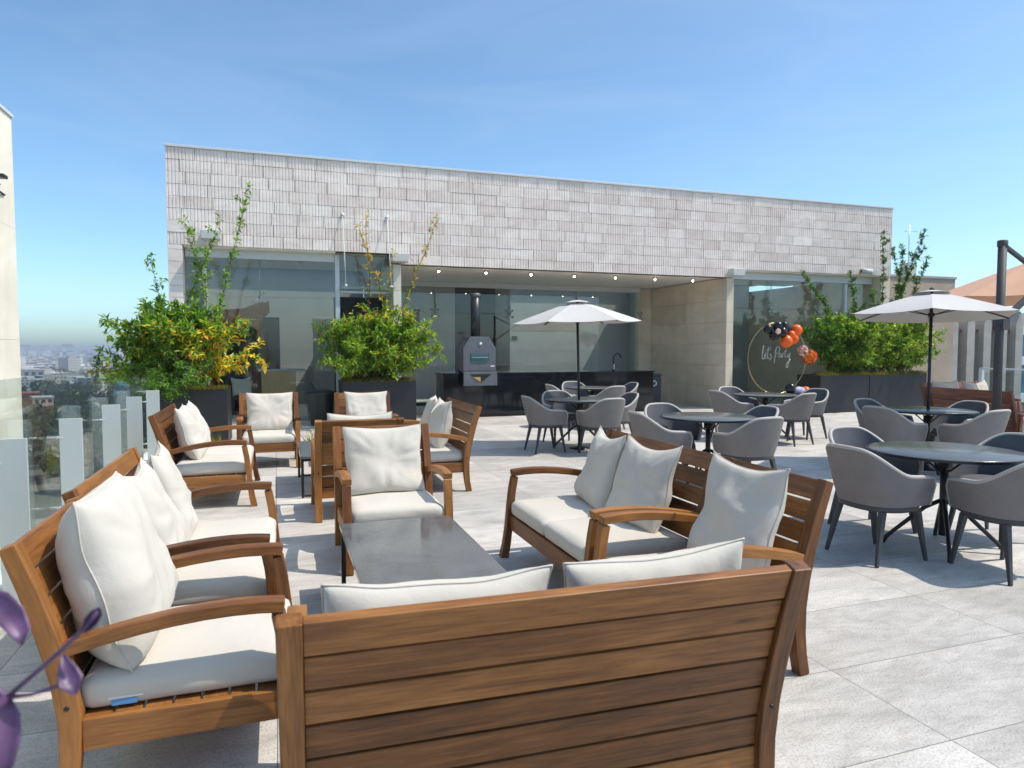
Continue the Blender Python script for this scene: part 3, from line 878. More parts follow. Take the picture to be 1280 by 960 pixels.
dset(7.60, 6.26, 'the right parasol table', [
    (-.60, -.05, W_+4, 'dark backed tub chair on the left of'), (-.02, -.58, 3, 'tub chair in front, back to the camera, of'),
    (-.05, .60, N_+8, 'tub chair on the far left side of'), (.60, .1, E_, 'tub chair with dark inside, on the far right side of')],
    'round glass table under the right hand parasol', .3)
dset(4.56, 6.47, 'the table behind the right loveseat', [
    (-.60, .0, W_-4, 'tub chair on the left, seen from behind, of'), (.05, -.60, 5, 'tub chair in front, seen from behind, of'),
    (-.08, .60, N_, 'tub chair on the far left side of'), (.60, .12, E_, 'tub chair on the far right side, dark inside, of')],
    'round glass table without parasol just behind the right loveseat', .5)
dset(7.62, 9.25, 'the table before the balloon hoop', [
    (-.62, .05, W_, 'tub chair on the left of'), (-.02, -.62, 12, 'tub chair turned its back, right front of'),
    (-.05, .62, N_, 'far side tub chair with only its rim showing, at'), (.72, -.12, E_+8, 'tub chair pulled out on the right of')],
    'round glass table in front of the balloon hoop', .2)
dset(4.27, 9.25, 'the left parasol table', [
    (-.58, -.08, W_, 'tub chair on the left, seen from behind, of'), (.05, -.58, 8, 'tub chair in front right, seen from behind, of'),
    (-.03, .60, N_, 'tub chair on the hidden far side of'), (.60, .05, E_, 'tub chair on the right, mostly hidden, of')],
    'round glass table under the left hand parasol', .4)
dset(5.78, 11.95, 'the farthest table', [
    (-.60, .0, W_, 'tub chair on the left of'), (.0, -.60, 10, 'tub chair in front of'),
    (-.04, .60, N_, 'tub chair facing the camera behind'), (.64, .1, E_, 'tub chair pulled back on the right of')],
    'farthest round glass table, close before the black counter', .7)

# parasols
def parasol(x, y, z_rim, z_top, r, rot, label, lean=(0, 0)):
    root = empty('parasol', (x, y, 0))
    b = MB(); b.tube([(0, 0, .0), (0, 0, z_top-.02)], .019, 12); b.build('pole', M['black_metal'], root)
    b = MB(); b.lathe([(.16, 0), (.16, .012), (.05, .02), (.03, .06), (.026, .22)], 20); b.build('base_sleeve', M['black_metal'], root)
    n = 6; rows = 10
    def corner(k): a = R(rot+60*k); return Vector((math.cos(a), math.sin(a), 0))
    def panel(b, r0, r1, z0, z1, drop, th=0):
        for k in range(n):
            A, B = corner(k), corner(k+1); vs = []; m = 8
            for i in range(rows+1):
                t = i/rows; rad = lerp(r0, r1, t); zz = lerp(z0, z1, t**1.12)-th
                for j in range(m+1):
                    s_ = j/m; p = (A*(1-s_)+B*s_)*rad
                    sagv = -drop*4*s_*(1-s_)*t
                    p *= 1-.045*4*s_*(1-s_)*t**3
                    vs.append((p.x, p.y, zz+sagv))
            fs = [(i*(m+1)+j, i*(m+1)+j+1, (i+1)*(m+1)+j+1, (i+1)*(m+1)+j) for i in range(rows) for j in range(m)]
            if th: fs = [tuple(reversed(f)) for f in fs]
            b.add(vs, fs, smooth=True)
    b = MB(); panel(b, .13, r, z_top-.055, z_rim, .018); panel(b, .13, r, z_top-.055, z_rim, .018, .003)
    b.build('canopy', M['parasol'], root)
    b = MB(); panel(b, .02, .23, z_top, z_top-.045, -.008); panel(b, .02, .23, z_top, z_top-.045, -.008, .003)
    b.build('vent_cap', M['parasol'], root)
    b = MB(); b.lathe([(.012, z_top-.01), (.03, z_top), (.026, z_top+.02), (.006, z_top+.035)], 12); b.build('finial', M['black_metal'], root)
    b = MB(); b.lathe([(.02, z_rim-.02), (.036, z_rim-.01), (.036, z_rim+.03), (.02, z_rim+.04)], 12); b.build('runner', M['black_metal'], root)
    for k in range(n):
        c = corner(k)
        b = MB(); b.bar([c*.03+Vector((0, 0, z_top-.075)), c*(r*.985)+Vector((0, 0, z_rim-.008))], .012, .012, (-c.y, c.x, 0))
        q = c*(r*.5)+Vector((0, 0, lerp(z_top-.07, z_rim, .5)))
        b.bar([c*.03+Vector((0, 0, z_rim+.01)), q], .012, .010, (-c.y, c.x, 0))
        b.build('rib', M['black_metal'], root)
    root.rotation_euler = (R(lean[0]), R(lean[1]), 0)
    return tag(root, label, 'parasol', 'pale grey parasols over dining tables')
parasol(4.27, 9.25, 1.88, 2.21, .95, -20, 'pale grey parasol on a black pole in front of the pizza oven counter', (0, -1.5))
parasol(7.60, 6.26, 1.90, 2.22, .97, -140, 'pale grey parasol at right before the leafy planters', (-1.9, 2.3))

def cantilever():
    root = empty('cantilever_parasol', (9.12, 6.50, 0))
    b = MB(); b.tube([(0, 0, .04), (0, 0, 2.88)], .052, 20); b.build('mast', M['chair_metal'], root)
    b = MB(); b.lathe([(.060, 2.84), (.062, 2.85), (.062, 2.915), (.05, 2.925)], 20); b.build('mast_cap', M['chair_metal'], root)
    b = MB(); b.box((0, 0, .03), (.8, .8, .06)); b.build('base_plate', M['black_metal'], root, .01)
    b = MB(); b.box((0, -.02, 1.84), (.13, .15, .20)); b.tube([(-.06, -.05, 1.8), (-.12, -.05, 1.8), (-.12, -.05, 1.72)], .012, 8); b.build('crank_housing', M['chair_metal'], root, .015)
    b = MB(); b.bar([(.08, 0, 1.88), (.85, .0, 2.42), (2.05, .75, 3.12)], .06, .07, (0, 1, 0)); b.build('boom', M['chair_metal'], root, .006)
    b = MB(); b.bar([(.06, 0, 2.84), (.85, 0, 2.46)], .05, .05, (0, 1, 0)); b.build('stay', M['chair_metal'], root, .006)
    b = MB(); C0 = Vector((2.15, .8, 0)); r = 1.72
    cs = [C0+Vector((math.cos(R(a)), math.sin(R(a)), 0))*r for a in (180, 225, 270, 315, 0, 45, 90, 135)]
    for k in range(8):
        A, B = cs[k], cs[(k+1) % 8]
        for th in (0, .004):
            vs = []; rows = 8; m = 6
            for i in range(rows+1):
                t = i/rows
                for j in range(m+1):
                    s_ = j/m; e = A*(1-s_)+B*s_; p = C0*(1-t)+e*t
                    vs.append((p.x, p.y, lerp(2.92, 2.26, t**1.08)-.03*4*s_*(1-s_)*t-th))
            fs = [(i*(m+1)+j, i*(m+1)+j+1, (i+1)*(m+1)+j+1, (i+1)*(m+1)+j) for i in range(rows) for j in range(m)]
            b.add(vs, fs, smooth=True)
    b.build('canopy', M['salmon'], root)
    b = MB(); b.tube([(2.15, .8, 2.6), (2.15, .8, 3.12), (2.05, .75, 3.12)], .04, 10); b.build('hub', M['chair_metal'], root)
    return tag(root, 'large beige cantilever parasol hung from a thick dark mast at the right edge', 'parasol')
cantilever()

# ------------------------------------------------------------------ terrace
b = MB(); b.b2(-1.72, 16.4, -6, 24, -.6, 0); b.build('terrace_floor', M['paving'])['kind'] = 'structure'
# balustrade on the left
def balustrade():
    root = empty('glass_balustrade', (-1.64, 5, 0))
    for k in range(10):
        y0 = -1.3+k*1.21-5
        b = MB(); b.b2(-.007, .007, y0+.006, y0+1.204, .06, 1.30); b.build('glass_panel', M['rail_glass'], root)
    b = MB(); b.b2(-.05, .08, -8, 5.9, 0, .085); b.build('kerb', M['white_paint'], root, .006)
    for y in (-1.3, -.1, 1.1, 2.3, 3.5, 4.71, 5.92, 7.25, 8.35, 9.54):
        b = MB(); b.b2(.095, .245, y-5-.010, y-5+.010, 0, .97); o = b.build('frosted_fin', M['frosted'], root, .002)
        b = MB(); b.tube([(.01, y-5, .83), (.12, y-5, .83)], .009, 8); b.lathe([(.02, -.002), (.02, .002)], 10, (.1, y-5, .83))
        b.tube([(.01, y-5, .3), (.12, y-5, .3)], .009, 8); b.build('steel_fixing', M['steel'], o)
    return tag(root, 'clear glass balustrade with frosted glass fins along the left terrace edge', 'balustrade')
balustrade()
def rail_right():
    root = empty('terrace_railing', (15.6, 9, 0))
    for k in range(6):
        y = -3.5+k*1.2
        b = MB(); b.b2(-.04, .04, y-.04, y+.04, 0, 1.0); b.build('post', M['frame_white'], root, .004)
        if k < 5:
            b = MB(); b.b2(-.006, .006, y+.06, y+1.14, .08, .93); b.build('glass_panel', M['rail_glass'], root)
    b = MB(); b.b2(-.03, .03, -3.54, 2.54, 1.0, 1.04); b.build('top_rail', M['frame_white'], root, .004)
    return tag(root, 'white framed glass railing on the right terrace edge', 'railing')
rail_right()

# ------------------------------------------------------------------ pavilion
PV = tag(empty('pavilion', (7, 14.1, 0)), 'long low pavilion clad in ribbed grey stone tiles with glass fronts and kitchen recess', 'pavilion')
PO = Vector((7, 14.1, 0))
def pv(b, name, mat, bevel=0, parent=None):
    b.v = [(p[0]-PO.x, p[1]-PO.y, p[2]) for p in b.v] if parent is None else b.v
    return b.build(name, mat, parent or PV, bevel)
XL, XR, FY = -1.86, 15.62, 14.1
TOP = 5.20; RH = .222
def tiles(b, x0, x1, z0, z1, rng):
    """one course of ribbed tiles"""
    x = x0-rng.uniform(0, .45)
    p = .0605
    while x < x1:
        w = p*rng.choice((8, 8, 9, 9, 10, 10, 7))
        a, e = max(x, x0), min(x+w-.009, x1); x += w
        if e-a < .02: continue
        d = rng.uniform(-.003, .004)
        plain = rng.random() < .015
        prof = []
        if plain: prof = [(a, FY-.006+d), (e, FY-.006+d)]
        else:
            q = math.floor(a/p)*p
            prof.append((a, FY+d))
            while q < e:
                for s_, yy in ((.0, 0), (.036, 0), (.043, .012), (.0535, .012)):
                    xx = q+s_
                    if a < xx < e: prof.append((xx, FY+d+yy))
                q += p
            prof.append((e, prof[-1][1]))
        n = len(prof)
        vs = [(X, Y_, z0+.003) for X, Y_ in prof]+[(X, Y_, z1-.003) for X, Y_ in prof]+[(a, FY+.05, z0+.003), (e, FY+.05, z0+.003), (a, FY+.05, z1-.003), (e, FY+.05, z1-.003)]
        fs = [(k, k+1, k+1+n, k+n) for k in range(n-1)]
        fs += [tuple([2*n]+[2*n+1]+list(range(n-1, -1, -1))), tuple([2*n+3, 2*n+2]+list(range(n, 2*n)))]
        fs += [(2*n, 0, n, 2*n+2), (n-1, 2*n+1, 2*n+3, 2*n-1)]
        b.add(vs, fs)
rng = random.Random(3)
b = MB()
z = TOP; k = 0
while z > 3.25:
    z0 = z-RH
    lo = 3.42 if z0 < 3.42 and z0 > 3.36 else z0
    if z0 >= 3.40:
        tiles(b, XL, XR, z0, z, rng)
    else:
        tiles(b, 2.46, 10.62, max(z0, 3.22), z, rng)
    z = z0
ZB = 5.20-8*RH
pv(b, 'ribbed_cladding', M['ribbed_stone'])
b = MB(); b.b2(XL+.02, XR-.02, FY+.05, FY+.30, ZB+.01, TOP-.01); b.b2(2.47, 10.61, FY+.05, FY+.28, 3.225, ZB+.005); pv(b, 'parapet_wall', M['joint_dark'])
b = MB(); b.b2(XL-.01, XR+.02, FY-.03, FY+.34, TOP, TOP+.045); pv(b, 'coping', M['frame_white'], .005)
b = MB(); b.b2(XL+.05, XR-.05, FY+.31, 17.8, 3.62, 4.2); pv(b, 'roof', M['concrete'])
b = MB(); b.b2(XL+.05, XR-.05, 18.85, 22, 3.62, 4.2); pv(b, 'roof', M['concrete'])
b = MB(); b.b2(XL+.05, XR-.05, 17.801, 18.849, 4.15, 4.17); pv(b, 'added_skylight', M['rail_glass'])  # unseen roof strip added to let daylight into the rooms
# piers
b = MB()
for kk in range(16):
    z0 = .0+kk*RH; b.b2(XL, XL+.24, FY+.004, FY+.34, z0+.003, min(z0+RH-.003, ZB-.003))
    if z0+RH > ZB-.05: break
pv(b, 'corner_pier', M['ribbed_stone'], .003)
b = MB(); b.b2(XL, XL+.2, FY+.36, 22, 0, 3.6); pv(b, 'side_wall', M['travertine'])
b = MB(); b.b2(XR-.3, XR, FY+.02, 22, 0, ZB-.01); pv(b, 'side_wall', M['travertine'])
b = MB()
for j in range(4):
    for kk in range(6):
        z0 = kk*.535
        b.b2(10.42, 10.62, FY+.01+j*.88, FY+.885+j*.88, z0+.002, z0+.533)
pv(b, 'recess_right_wall', M['travertine'], .002)
b = MB()
for kk in range(6): b.b2(2.30, 2.46, FY+.01, 17.62, kk*.535+.002, kk*.535+.533)
pv(b, 'recess_left_wall', M['cream_stone'], .003)
b = MB()
for kk in range(6): b.b2(10.0, 10.6, 17.65, 17.85, kk*.535+.002, kk*.535+.533)
pv(b, 'recess_back_wall', M['travertine'], .003)
b = MB(); b.b2(2.46, 10.62, FY+.02, 17.75, 3.235, 3.29); pv(b, 'recess_soffit', M['soffit_white'])
for kk in range(7):
    b = MB(); x = 3.4+kk*1.08
    b.lathe([(.045, 3.19), (.05, 3.2), (.05, 3.236)], 14, (x, 14.75, 0)); o = pv(b, 'downlight', M['light_box'])
    b = MB(); b.ball((x-PO.x, 14.75-PO.y, 3.172), .021, 8); b.build('bulb', M['lamp'], o)
# shop fronts
def front(x0, x1, y, zt, joints, zh):
    b = MB(); b.b2(x0, x1, FY+.06, y+.35, zt, zt+.06); pv(b, 'front_soffit', M['soffit_white'])
    b = MB(); b.b2(x0, x1, y-.03, y+.05, zh, zt-.002); pv(b, 'front_header', M['frame_white'], .004)
    xs = [x0]+joints+[x1]
    for a, e in zip(xs, xs[1:]):
        for z0, z1 in ((.02, 2.50), (2.512, zh-.01)):
            b = MB(); b.b2(a+.006, e-.006, y, y+.012, z0, z1); pv(b, 'window_pane', M['glass'])
    for j in joints:
        b = MB(); b.b2(j-.01, j+.01, y+.03, y+.24, 2.0, zh); pv(b, 'glass_stiffener', M['rail_glass'])
        b = MB()
        for sx, sz in ((1, 1), (1, -1), (-1, 1), (-1, -1)):
            b.bar([(j, y+.06, 2.506), (j+sx*.09, y+.02, 2.506+sz*.09)], .02, .014, (0, 1, 0))
            b.tube([(j+sx*.09, y+.02, 2.506+sz*.09), (j+sx*.09, y-.012, 2.506+sz*.09)], .024, 10)
        b.tube([(j, y+.03, 2.506), (j, y+.1, 2.506)], .03, 10)
        b.tube([(j, y+.075, 2.5), (j, y+.075, zh)], .010, 8)
        pv(b, 'spider_fitting', M['steel'])
front(-1.60, 1.16, 14.42, 3.40, [-.28], 3.24)
b = MB(); b.b2(1.162, 1.25, 14.36, 14.50, 0, 3.39); pv(b, 'door_jamb', M['frame_white'], .004)
b = MB(); b.b2(1.26, 2.29, 14.42, 14.432, 2.68, 3.38); pv(b, 'window_pane', M['glass'])
b = MB(); b.b2(1.255, 2.295, 14.38, 14.47, 2.62, 2.67); pv(b, 'door_header', M['frame_white'], .004)
b = MB(); b.b2(1.20, 2.28, 13.55, 14.37, 2.69, 2.704); pv(b, 'glass_awning', M['rail_glass'])
for x in (1.30, 2.18):
    b = MB(); b.tube([(x, FY-.012, 4.15), (x, 13.60, 2.72)], .009, 8)
    b.tube([(x, FY+.01, 4.15), (x, FY-.03, 4.15)], .035, 12); b.tube([(x, 13.6, 2.68), (x, 13.6, 2.73)], .025, 10)
    pv(b, 'awning_rod', M['frame_white'])
front(10.63, 15.30, 14.42, 3.40, [12.05, 13.5], 3.22)
b = MB(); b.b2(14.35, 14.42, 14.37, 14.50, 0, 3.2); pv(b, 'window_mullion', M['frame_white'], .004)
# recess glazing
xs = [2.47, 3.95, 6.0, 8.0, 9.98]
b = MB(); b.b2(2.47, 9.99, 17.58, 17.66, 3.10, 3.23); pv(b, 'recess_header', M['frame_white'])
for a, e in zip(xs, xs[1:]):
    for z0, z1 in ((.08, 2.42), (2.43, 3.09)):
        b = MB(); b.b2(a+.006, e-.006, 17.60, 17.612, z0, z1); pv(b, 'window_pane', M['glass'])
for j in xs[1:]:
    b = MB()
    for sx, sz in ((1, 1), (1, -1), (-1, 1), (-1, -1)):
        b.bar([(j, 17.54, 2.425), (j+sx*.09, 17.58, 2.425+sz*.09)], .02, .014, (0, 1, 0))
        b.tube([(j+sx*.09, 17.6, 2.425+sz*.09), (j+sx*.09, 17.56, 2.425+sz*.09)], .026, 10)
    b.tube([(j, 17.5, 2.425), (j, 17.57, 2.425)], .03, 10); b.tube([(j, 17.52, 2.43), (j, 17.52, 3.09)], .012, 8)
    pv(b, 'spider_fitting', M['steel'])
b = MB(); b.b2(2.47, 9.99, 17.50, 17.66, 0, .07); pv(b, 'sill', M['anthracite'])
# interiors
b = MB()
b.b2(-1.64, 2.28, 19.0, 19.1, 0, 3.61); b.b2(-1.65, -1.62, 14.6, 19, 0, 3.5)
b.b2(2.47, 5.2, 20.4, 20.5, 0, 3.61); b.b2(6.6, 10.4, 19.0, 19.1, 0, 3.61); b.b2(6.5, 6.6, 19.0, 20.5, 0, 3.61); b.b2(2.47, 2.5, 17.7, 20.4, 0, 3.4)
b.b2(10.64, 12.4, 18.6, 18.7, 0, 3.61); b.b2(12.4, 15.3, 19.5, 19.6, 0, 3.61); b.b2(12.4, 12.5, 18.7, 19.5, 0, 3.61); b.b2(10.44, 10.5, 17.9, 20.4, 0, 3.2); b.b2(10.44, 10.60, 14.45, 20.4, 3.216, 3.61); b.b2(2.32, 2.44, 14.45, 20.4, 3.216, 3.61)
pv(b, 'interior_wall', M['grey_room'])
b = MB(); b.b2(-1.64, 2.29, 14.8, 17.8, 3.45, 3.5); b.b2(10.64, 15.3, 14.8, 17.8, 3.45, 3.5); b.b2(2.5, 10.4, 18.85, 20.4, 3.45, 3.5)
pv(b, 'interior_ceiling', M['soffit_white'])
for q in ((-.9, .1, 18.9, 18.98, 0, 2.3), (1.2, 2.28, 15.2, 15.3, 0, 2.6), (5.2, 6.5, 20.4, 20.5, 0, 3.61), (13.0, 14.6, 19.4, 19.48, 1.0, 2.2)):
    b = MB(); b.b2(*q); pv(b, 'opening_shade_slab', M['doorway_shade'])  # solid slabs, the shade inside openings put into their dark colour
b = MB(); b.b2(-1.0, 1.0, 15.5, 15.54, 3.38, 3.42)
for x in (-.9, -.1, .5): b.tube([(x, 15.52, 3.38), (x, 15.4, 3.2)], .045, 10)
pv(b, 'track_light', M['light_box'])
# wall lamps
for (x, z, lab) in ((-1.10, 3.60, 'white box wall lamp above the left shop window'), (2.42, 3.33, 'white box wall lamp above the second planter'), (10.60, 3.33, 'white box wall lamp above the recess right corner')):
    root = empty('wall_lamp', (x, FY-.015, z))
    b = MB(); b.prism([(-.18, -.085), (.15, -.085), (.18, .055), (.165, .085), (-.18, .085)], -.22, 0); b.build('housing', M['light_box'], root, .012)
    b = MB(); b.b2(-.15, .14, -.2, -.02, -.089, -.086); b.build('lens', M['white_sign'], root)
    tag(root, lab, 'wall lamp', 'white box wall lamps')
root = empty('security_camera', (14.6, FY-.02, 3.50))
b = MB(); b.tube([(0, .02, .05), (0, -.1, .05)], .05, 12); b.build('bracket', M['light_box'], root)
b = MB(); b.tube([(-.12, -.1, .0), (.13, -.2, -.02)], .075, 14); b.build('housing', M['light_box'], root)
b = MB(); b.tube([(-.125, -.098, .0), (-.118, -.1, .0)], .045, 12); b.build('lens', M['black_metal'], root)
tag(root, 'white security camera under the ribbed cladding near the right corner', 'camera')

# interior things
root = empty('reception_desk', (.05, 16.8, 0))
b = MB(); b.box((0, 0, .48), (.75, .5, .96)); b.build('body', M['pale_wood'], root, .006)
b = MB(); b.box((.08, 0, .985), (1.05, .6, .045)); b.build('top', M['white_paint'], root, .004)
tag(root, 'pale wooden desk with a white top inside the left shop window', 'desk')
root = empty('floor_lamp', (-.18, 16.7, 1.008))
b = MB(); b.lathe([(.09, 0), (.09, .012), (.012, .02)], 14); b.build('base', M['black_metal'], root)
b = MB(); b.tube([(0, 0, .01), (0, 0, .9)], .02, 8); b.build('stem', M['black_metal'], root)
tag(root, 'slim dark stand lamp on the desk inside the left shop window', 'lamp')
root = empty('indoor_chair', (-.75, 16.0, 0), R(200))
b = MB(); b.box((0, 0, .42), (.5, .5, .06)); b.build('seat', M['chair_metal'], root, .01)
b = MB(); b.box((0, -.24, .72), (.5, .05, .5)); b.build('backrest', M['chair_metal'], root, .01)
for sx in (-1, 1):
    for sy in (-1, 1):
        b = MB(); b.box((sx*.22, sy*.22, .195), (.035, .035, .39)); b.build('leg', M['chair_metal'], root)
tag(root, 'dark chair with a pale cushion inside the left shop window', 'chair')
p = make_pillow(201, .42, .42, .14); p.location = (-.72, 15.98, .66); p.rotation_euler = (R(15), 0, R(200)); tag(p, 'pale cushion on the dark chair inside the left shop window', 'pillow', 'off white throw pillows')
root = empty('added_shelf_unit', (-1.02, 17.4, 0))  # dark shelf added to deepen the tone of the pale room
b = MB(); b.b2(-.42, -.38, -.2, .2, 0, 1.9); b.b2(.38, .42, -.2, .2, 0, 1.9); b.build('side_panel', M['black_metal'], root)
b = MB(); b.b2(-.379, .379, .17, .2, 0, 1.9); b.build('back_panel', M['chair_metal'], root)
for k in range(5):
    b = MB(); b.b2(-.379, .379, -.2, .169, .08+k*.43, .11+k*.43); b.build('shelf', M['black_metal'], root)
tag(root, 'added dark shelf unit darkening the room behind the chair inside the left shop window', 'shelf')
root = empty('room_divider', (1.35, 18.3, 0))
b = MB(); b.b2(-.45, .45, -.03, .03, .05, 2.3); b.build('panel', M['white_paint'], root, .004)
b = MB(); b.b2(-.5, .5, -.2, .2, 0, .048); b.build('base', M['steel'], root)
tag(root, 'pale upright panel deep inside the left shop window', 'panel')
def blob(name, pts, mat, y, th, parent=None):
    b = MB(); b.prism(pts, y-th/2, y+th/2); return b.build(name, mat, parent, .01)
M['brown_relief'] = simple('brown relief sculpture', (.20, .085, .035), .7, 0, .3, 12, .35, 6)
hp = [(-.95, 1.95), (-.7, 2.25), (-.2, 2.3), (.15, 2.45), (.4, 2.5), (.42, 2.2), (.25, 2.05), (.2, 1.75), (.28, 1.4), (.16, 1.4), (.05, 1.8), (-.3, 1.85), (-.5, 1.45), (-.64, 1.4), (-.55, 1.8), (-.75, 1.75), (-.9, 1.35), (-1.02, 1.35)]
o = blob('wall_relief', [(x-.55, z) for x, z in hp], M['brown_relief'], 18.8, .08); o.location.z = .22; tag(o, 'brown animal shaped wall relief seen dimly inside the left shop window', 'wall art')

# kitchen counter, oven, tap, bins
root = empty('kitchen_counter', (5.7, 14.55, 0))
b = MB(); b.b2(-2.35, 2.74, -.38, .36, .07, .925); b.build('body', M['black_granite'], root, .003)
b = MB(); b.b2(-2.37, 2.76, -.41, .40, .928, .965); b.build('worktop', M['black_granite'], root, .003)
b = MB(); b.b2(-2.30, 2.70, -.33, .3, 0, .068); b.build('plinth', M['black_metal'], root)
tag(root, 'long polished black kitchen counter in the pavilion recess', 'counter')
root = empty('pizza_oven', (4.10, 14.2, .0))
hw = .36
b = MB(); b.prism([(-hw, 1.0), (hw, 1.0), (hw, 1.50), (.20, 1.74), (-.20, 1.74), (-hw, 1.50)], -.22, .42); b.build('body', M['oven_grey'], root, .008)
b = MB()
b.prism([(-.37, .70), (.37, .70), (.37, .995), (-.37, .995)], -.30, -.235); 
o = b.build('front_drawer', M['oven_grey'], root, .006)
b = MB(); b.prism([(-.235, .945), (.235, .945), (0, .765)], -.306, -.3005); b.build('firewood_opening', M['oven_dark'] if False else M['black_metal'], o)
b = MB(); b.prism([(-.17, .885), (-.01, .885), (.0, .775), (-.06, .815)], -.312, -.3065); b.build('ember_brick', M['fire_brick'], o)
b = MB(); b.prism([(-.36, .995), (.36, .995), (.36, 1.02), (-.36, 1.02)], -.245, -.222); b.build('shelf_lip', M['chair_metal'], root)
b = MB(); b.prism([(-.20, 1.385), (.22, 1.385), (.22, 1.215), (.14, 1.19), (-.14, 1.19), (-.20, 1.215)], -.232, -.2225); o = b.build('door', M['teal_plate'], root, .004)
b = MB(); b.bar([(-.17, -.245, 1.30), (.18, -.245, 1.30)], .012, .012, (0, 1, 0)); b.build('handle', M['steel'], o)
b = MB(); b.tube([(.02, -.222, 1.59), (.02, -.236, 1.59)], .03, 14); b.build('thermometer', M['white_sign'], root)
b = MB(); b.prism([(.24, 1.10), (.33, 1.10), (.33, 1.125), (.24, 1.125)], -.226, -.2225); b.build('maker_plate', M['white_sign'], root)
b = MB(); b.tube([(0, .1, 1.735), (0, .1, 2.66)], .105, 24, True); b.build('flue', M['oven_dark'], root)
b = MB(); b.tube([(0, .1, 2.60), (0, .1, 2.68)], .112, 24, True); b.build('flue_collar', M['oven_grey'], root)
b = MB()
for sx in (-1, 1):
    for y in (-.1, .3): b.box((sx*.3, y, .982), (.06, .06, .033))
b.build('foot', M['black_metal'], root)
tag(root, 'grey gabled steel pizza oven with a tall flue on the black counter', 'pizza oven')
root = empty('tap', (7.62, 14.62, .966))
b = MB(); b.lathe([(.035, 0), (.035, .03), (.022, .035), (.022, .16)], 14); b.build('body', M['black_metal'], root)
b = MB(); b.tube([(0, 0, .1), (0, 0, .30), (.02, 0, .36), (.07, 0, .405), (.13, 0, .405), (.18, 0, .36), (.195, 0, .29)], .016, 10); b.build('spout', M['black_metal'], root)
b = MB(); b.tube([(.01, 0, .09), (.08, 0, .10), (.085, 0, .14)], .011, 8); b.build('lever', M['black_metal'], root)
tag(root, 'black arched kitchen tap on the black counter', 'tap')
M['screen'] = simple('dark switch plate', (.02, .02, .022), .2)
root = empty('recycling_bin', (9.10, 15.45, 0))
b = MB(); b.box((0, 0, .39), (.42, .42, .78)); b.build('body', M['chair_metal'], root, .02)
b = MB(); b.box((0, 0, .815), (.44, .44, .06)); b.build('lid', M['chair_metal'], root, .015)
b = MB()
for k in range(3):
    a0 = R(90+120*k)
    pts = [(.062*math.cos(a0+R(t)), -.2125, .60+.062*math.sin(a0+R(t))) for t in range(-8, 90, 14)]
    b.tube(pts, .015, 6)
    e = a0+R(96); b.prism([(.09*math.cos(e), .60+.09*math.sin(e)), (.03*math.cos(e), .60+.03*math.sin(e)), (.062*math.cos(e+.5), .60+.062*math.sin(e+.5))], -.222, -.212)
b.build('recycling_symbol', M['white_sign'], root)
tag(root, 'dark square bin with a white recycling symbol, at the right end of the counter', 'bin')
root = empty('waste_bin', (.82, 13.75, 0))
b = MB(); b.lathe([(.20, 0), (.205, .02), (.245, .60), (.255, .61)], 28); b.build('body', M['green_bin'], root)
b = MB(); b.lathe([(.265, .60), (.27, .625), (.25, .66), (.15, .69), (0, .70)], 28); b.build('lid', M['green_bin'], root)
b = MB(); b.bar([(-.12, -.02, .68), (-.16, -.02, .79), (-.20, -.02, .83)], .05, .03, (0, 1, 0)); b.build('handle', M['green_bin'], root, .006)
tag(root, 'dark green round plastic bin with a lid by the left shop window', 'bin')
b = MB(); b.b2(6.55, 6.73, 18.985, 18.998, 1.75, 1.85); tag(b.build('switch_panel', M['screen'], None, .003), 'small dark panel on the pale wall behind the recess glass', 'panel')

# ------------------------------------------------------------------ balloon hoop
HX, HY, HZ, HR = 10.70, 12.62, 1.27, .80
def hp(px, pz): return HX+(px-972)*.0191, HZ+(447-pz)*.01805
root = empty('party_hoop', (HX, HY, 0))
b = MB(); b.tube([(HR*math.cos(2*PI*k/72), 0, HZ+HR*math.sin(2*PI*k/72)) for k in range(73)], .0065, 8); b.build('ring', M['gold'], root)
b = MB(); b.tube([(-.3, 0, .03), (-.3, 0, HZ-.735)], .012, 8); b.build('leg', M['gold'], root)
b = MB(); b.tube([(.3, 0, .03), (.3, 0, HZ-.735)], .012, 8); b.build('leg', M['gold'], root)
b = MB(); b.b2(-.42, .42, -.18, .18, 0, .028); b.build('base', M['gold'], root, .004)
tag(root, 'thin gold hoop stand with balloons, before the right shop window', 'hoop')
def balloon(px, pz, r, c, dy, lab, grp=None):
    x, z = hp(px, pz); root = empty('balloon', (x, HY-.05+dy, z)); m = M['balloon_black' if c == 'k' else 'balloon_orange']
    b = MB(); b.ball((0, 0, 0), r, 16, (1, 1, 1.07)); b.build('skin', m, root)
    b = MB(); b.lathe([(.004, -.015), (.014, 0), (.005, .014)], 8, (0, 0, -r*1.07-.004)); b.build('knot', m, root)
    tag(root, lab, 'balloon', grp)
for i, (px, pz, r) in enumerate(((955.5, 411, .10), (967.6, 408, .115), (974, 407, .10), (982, 410.6, .11), (962, 418.7, .105), (971.6, 415, .12), (978, 415, .09))):
    balloon(px, pz, r, 'k', -.05*(i % 3), 'black balloon in the cluster on top of the gold hoop', 'black balloons of the hoop')
for i, (px, pz, r) in enumerate(((994.5, 412.4, .13), (977, 426, .135), (990, 422.5, .12), (984, 418, .09))):
    balloon(px, pz, r, 'o', -.07*(i % 2)-.05, 'orange balloon in the cluster on top of the gold hoop', 'orange balloons of the hoop')
x, z = hp(962, 414)
b = MB()
for k in range(7): b.ball((x+.035*math.cos(k*.9), HY-.24, z+.035*math.sin(k*.9)), .03, 8)
tag(b.build('paper_flower', M['petal_pink']), 'small pale flower among the black balloons of the hoop', 'flower')
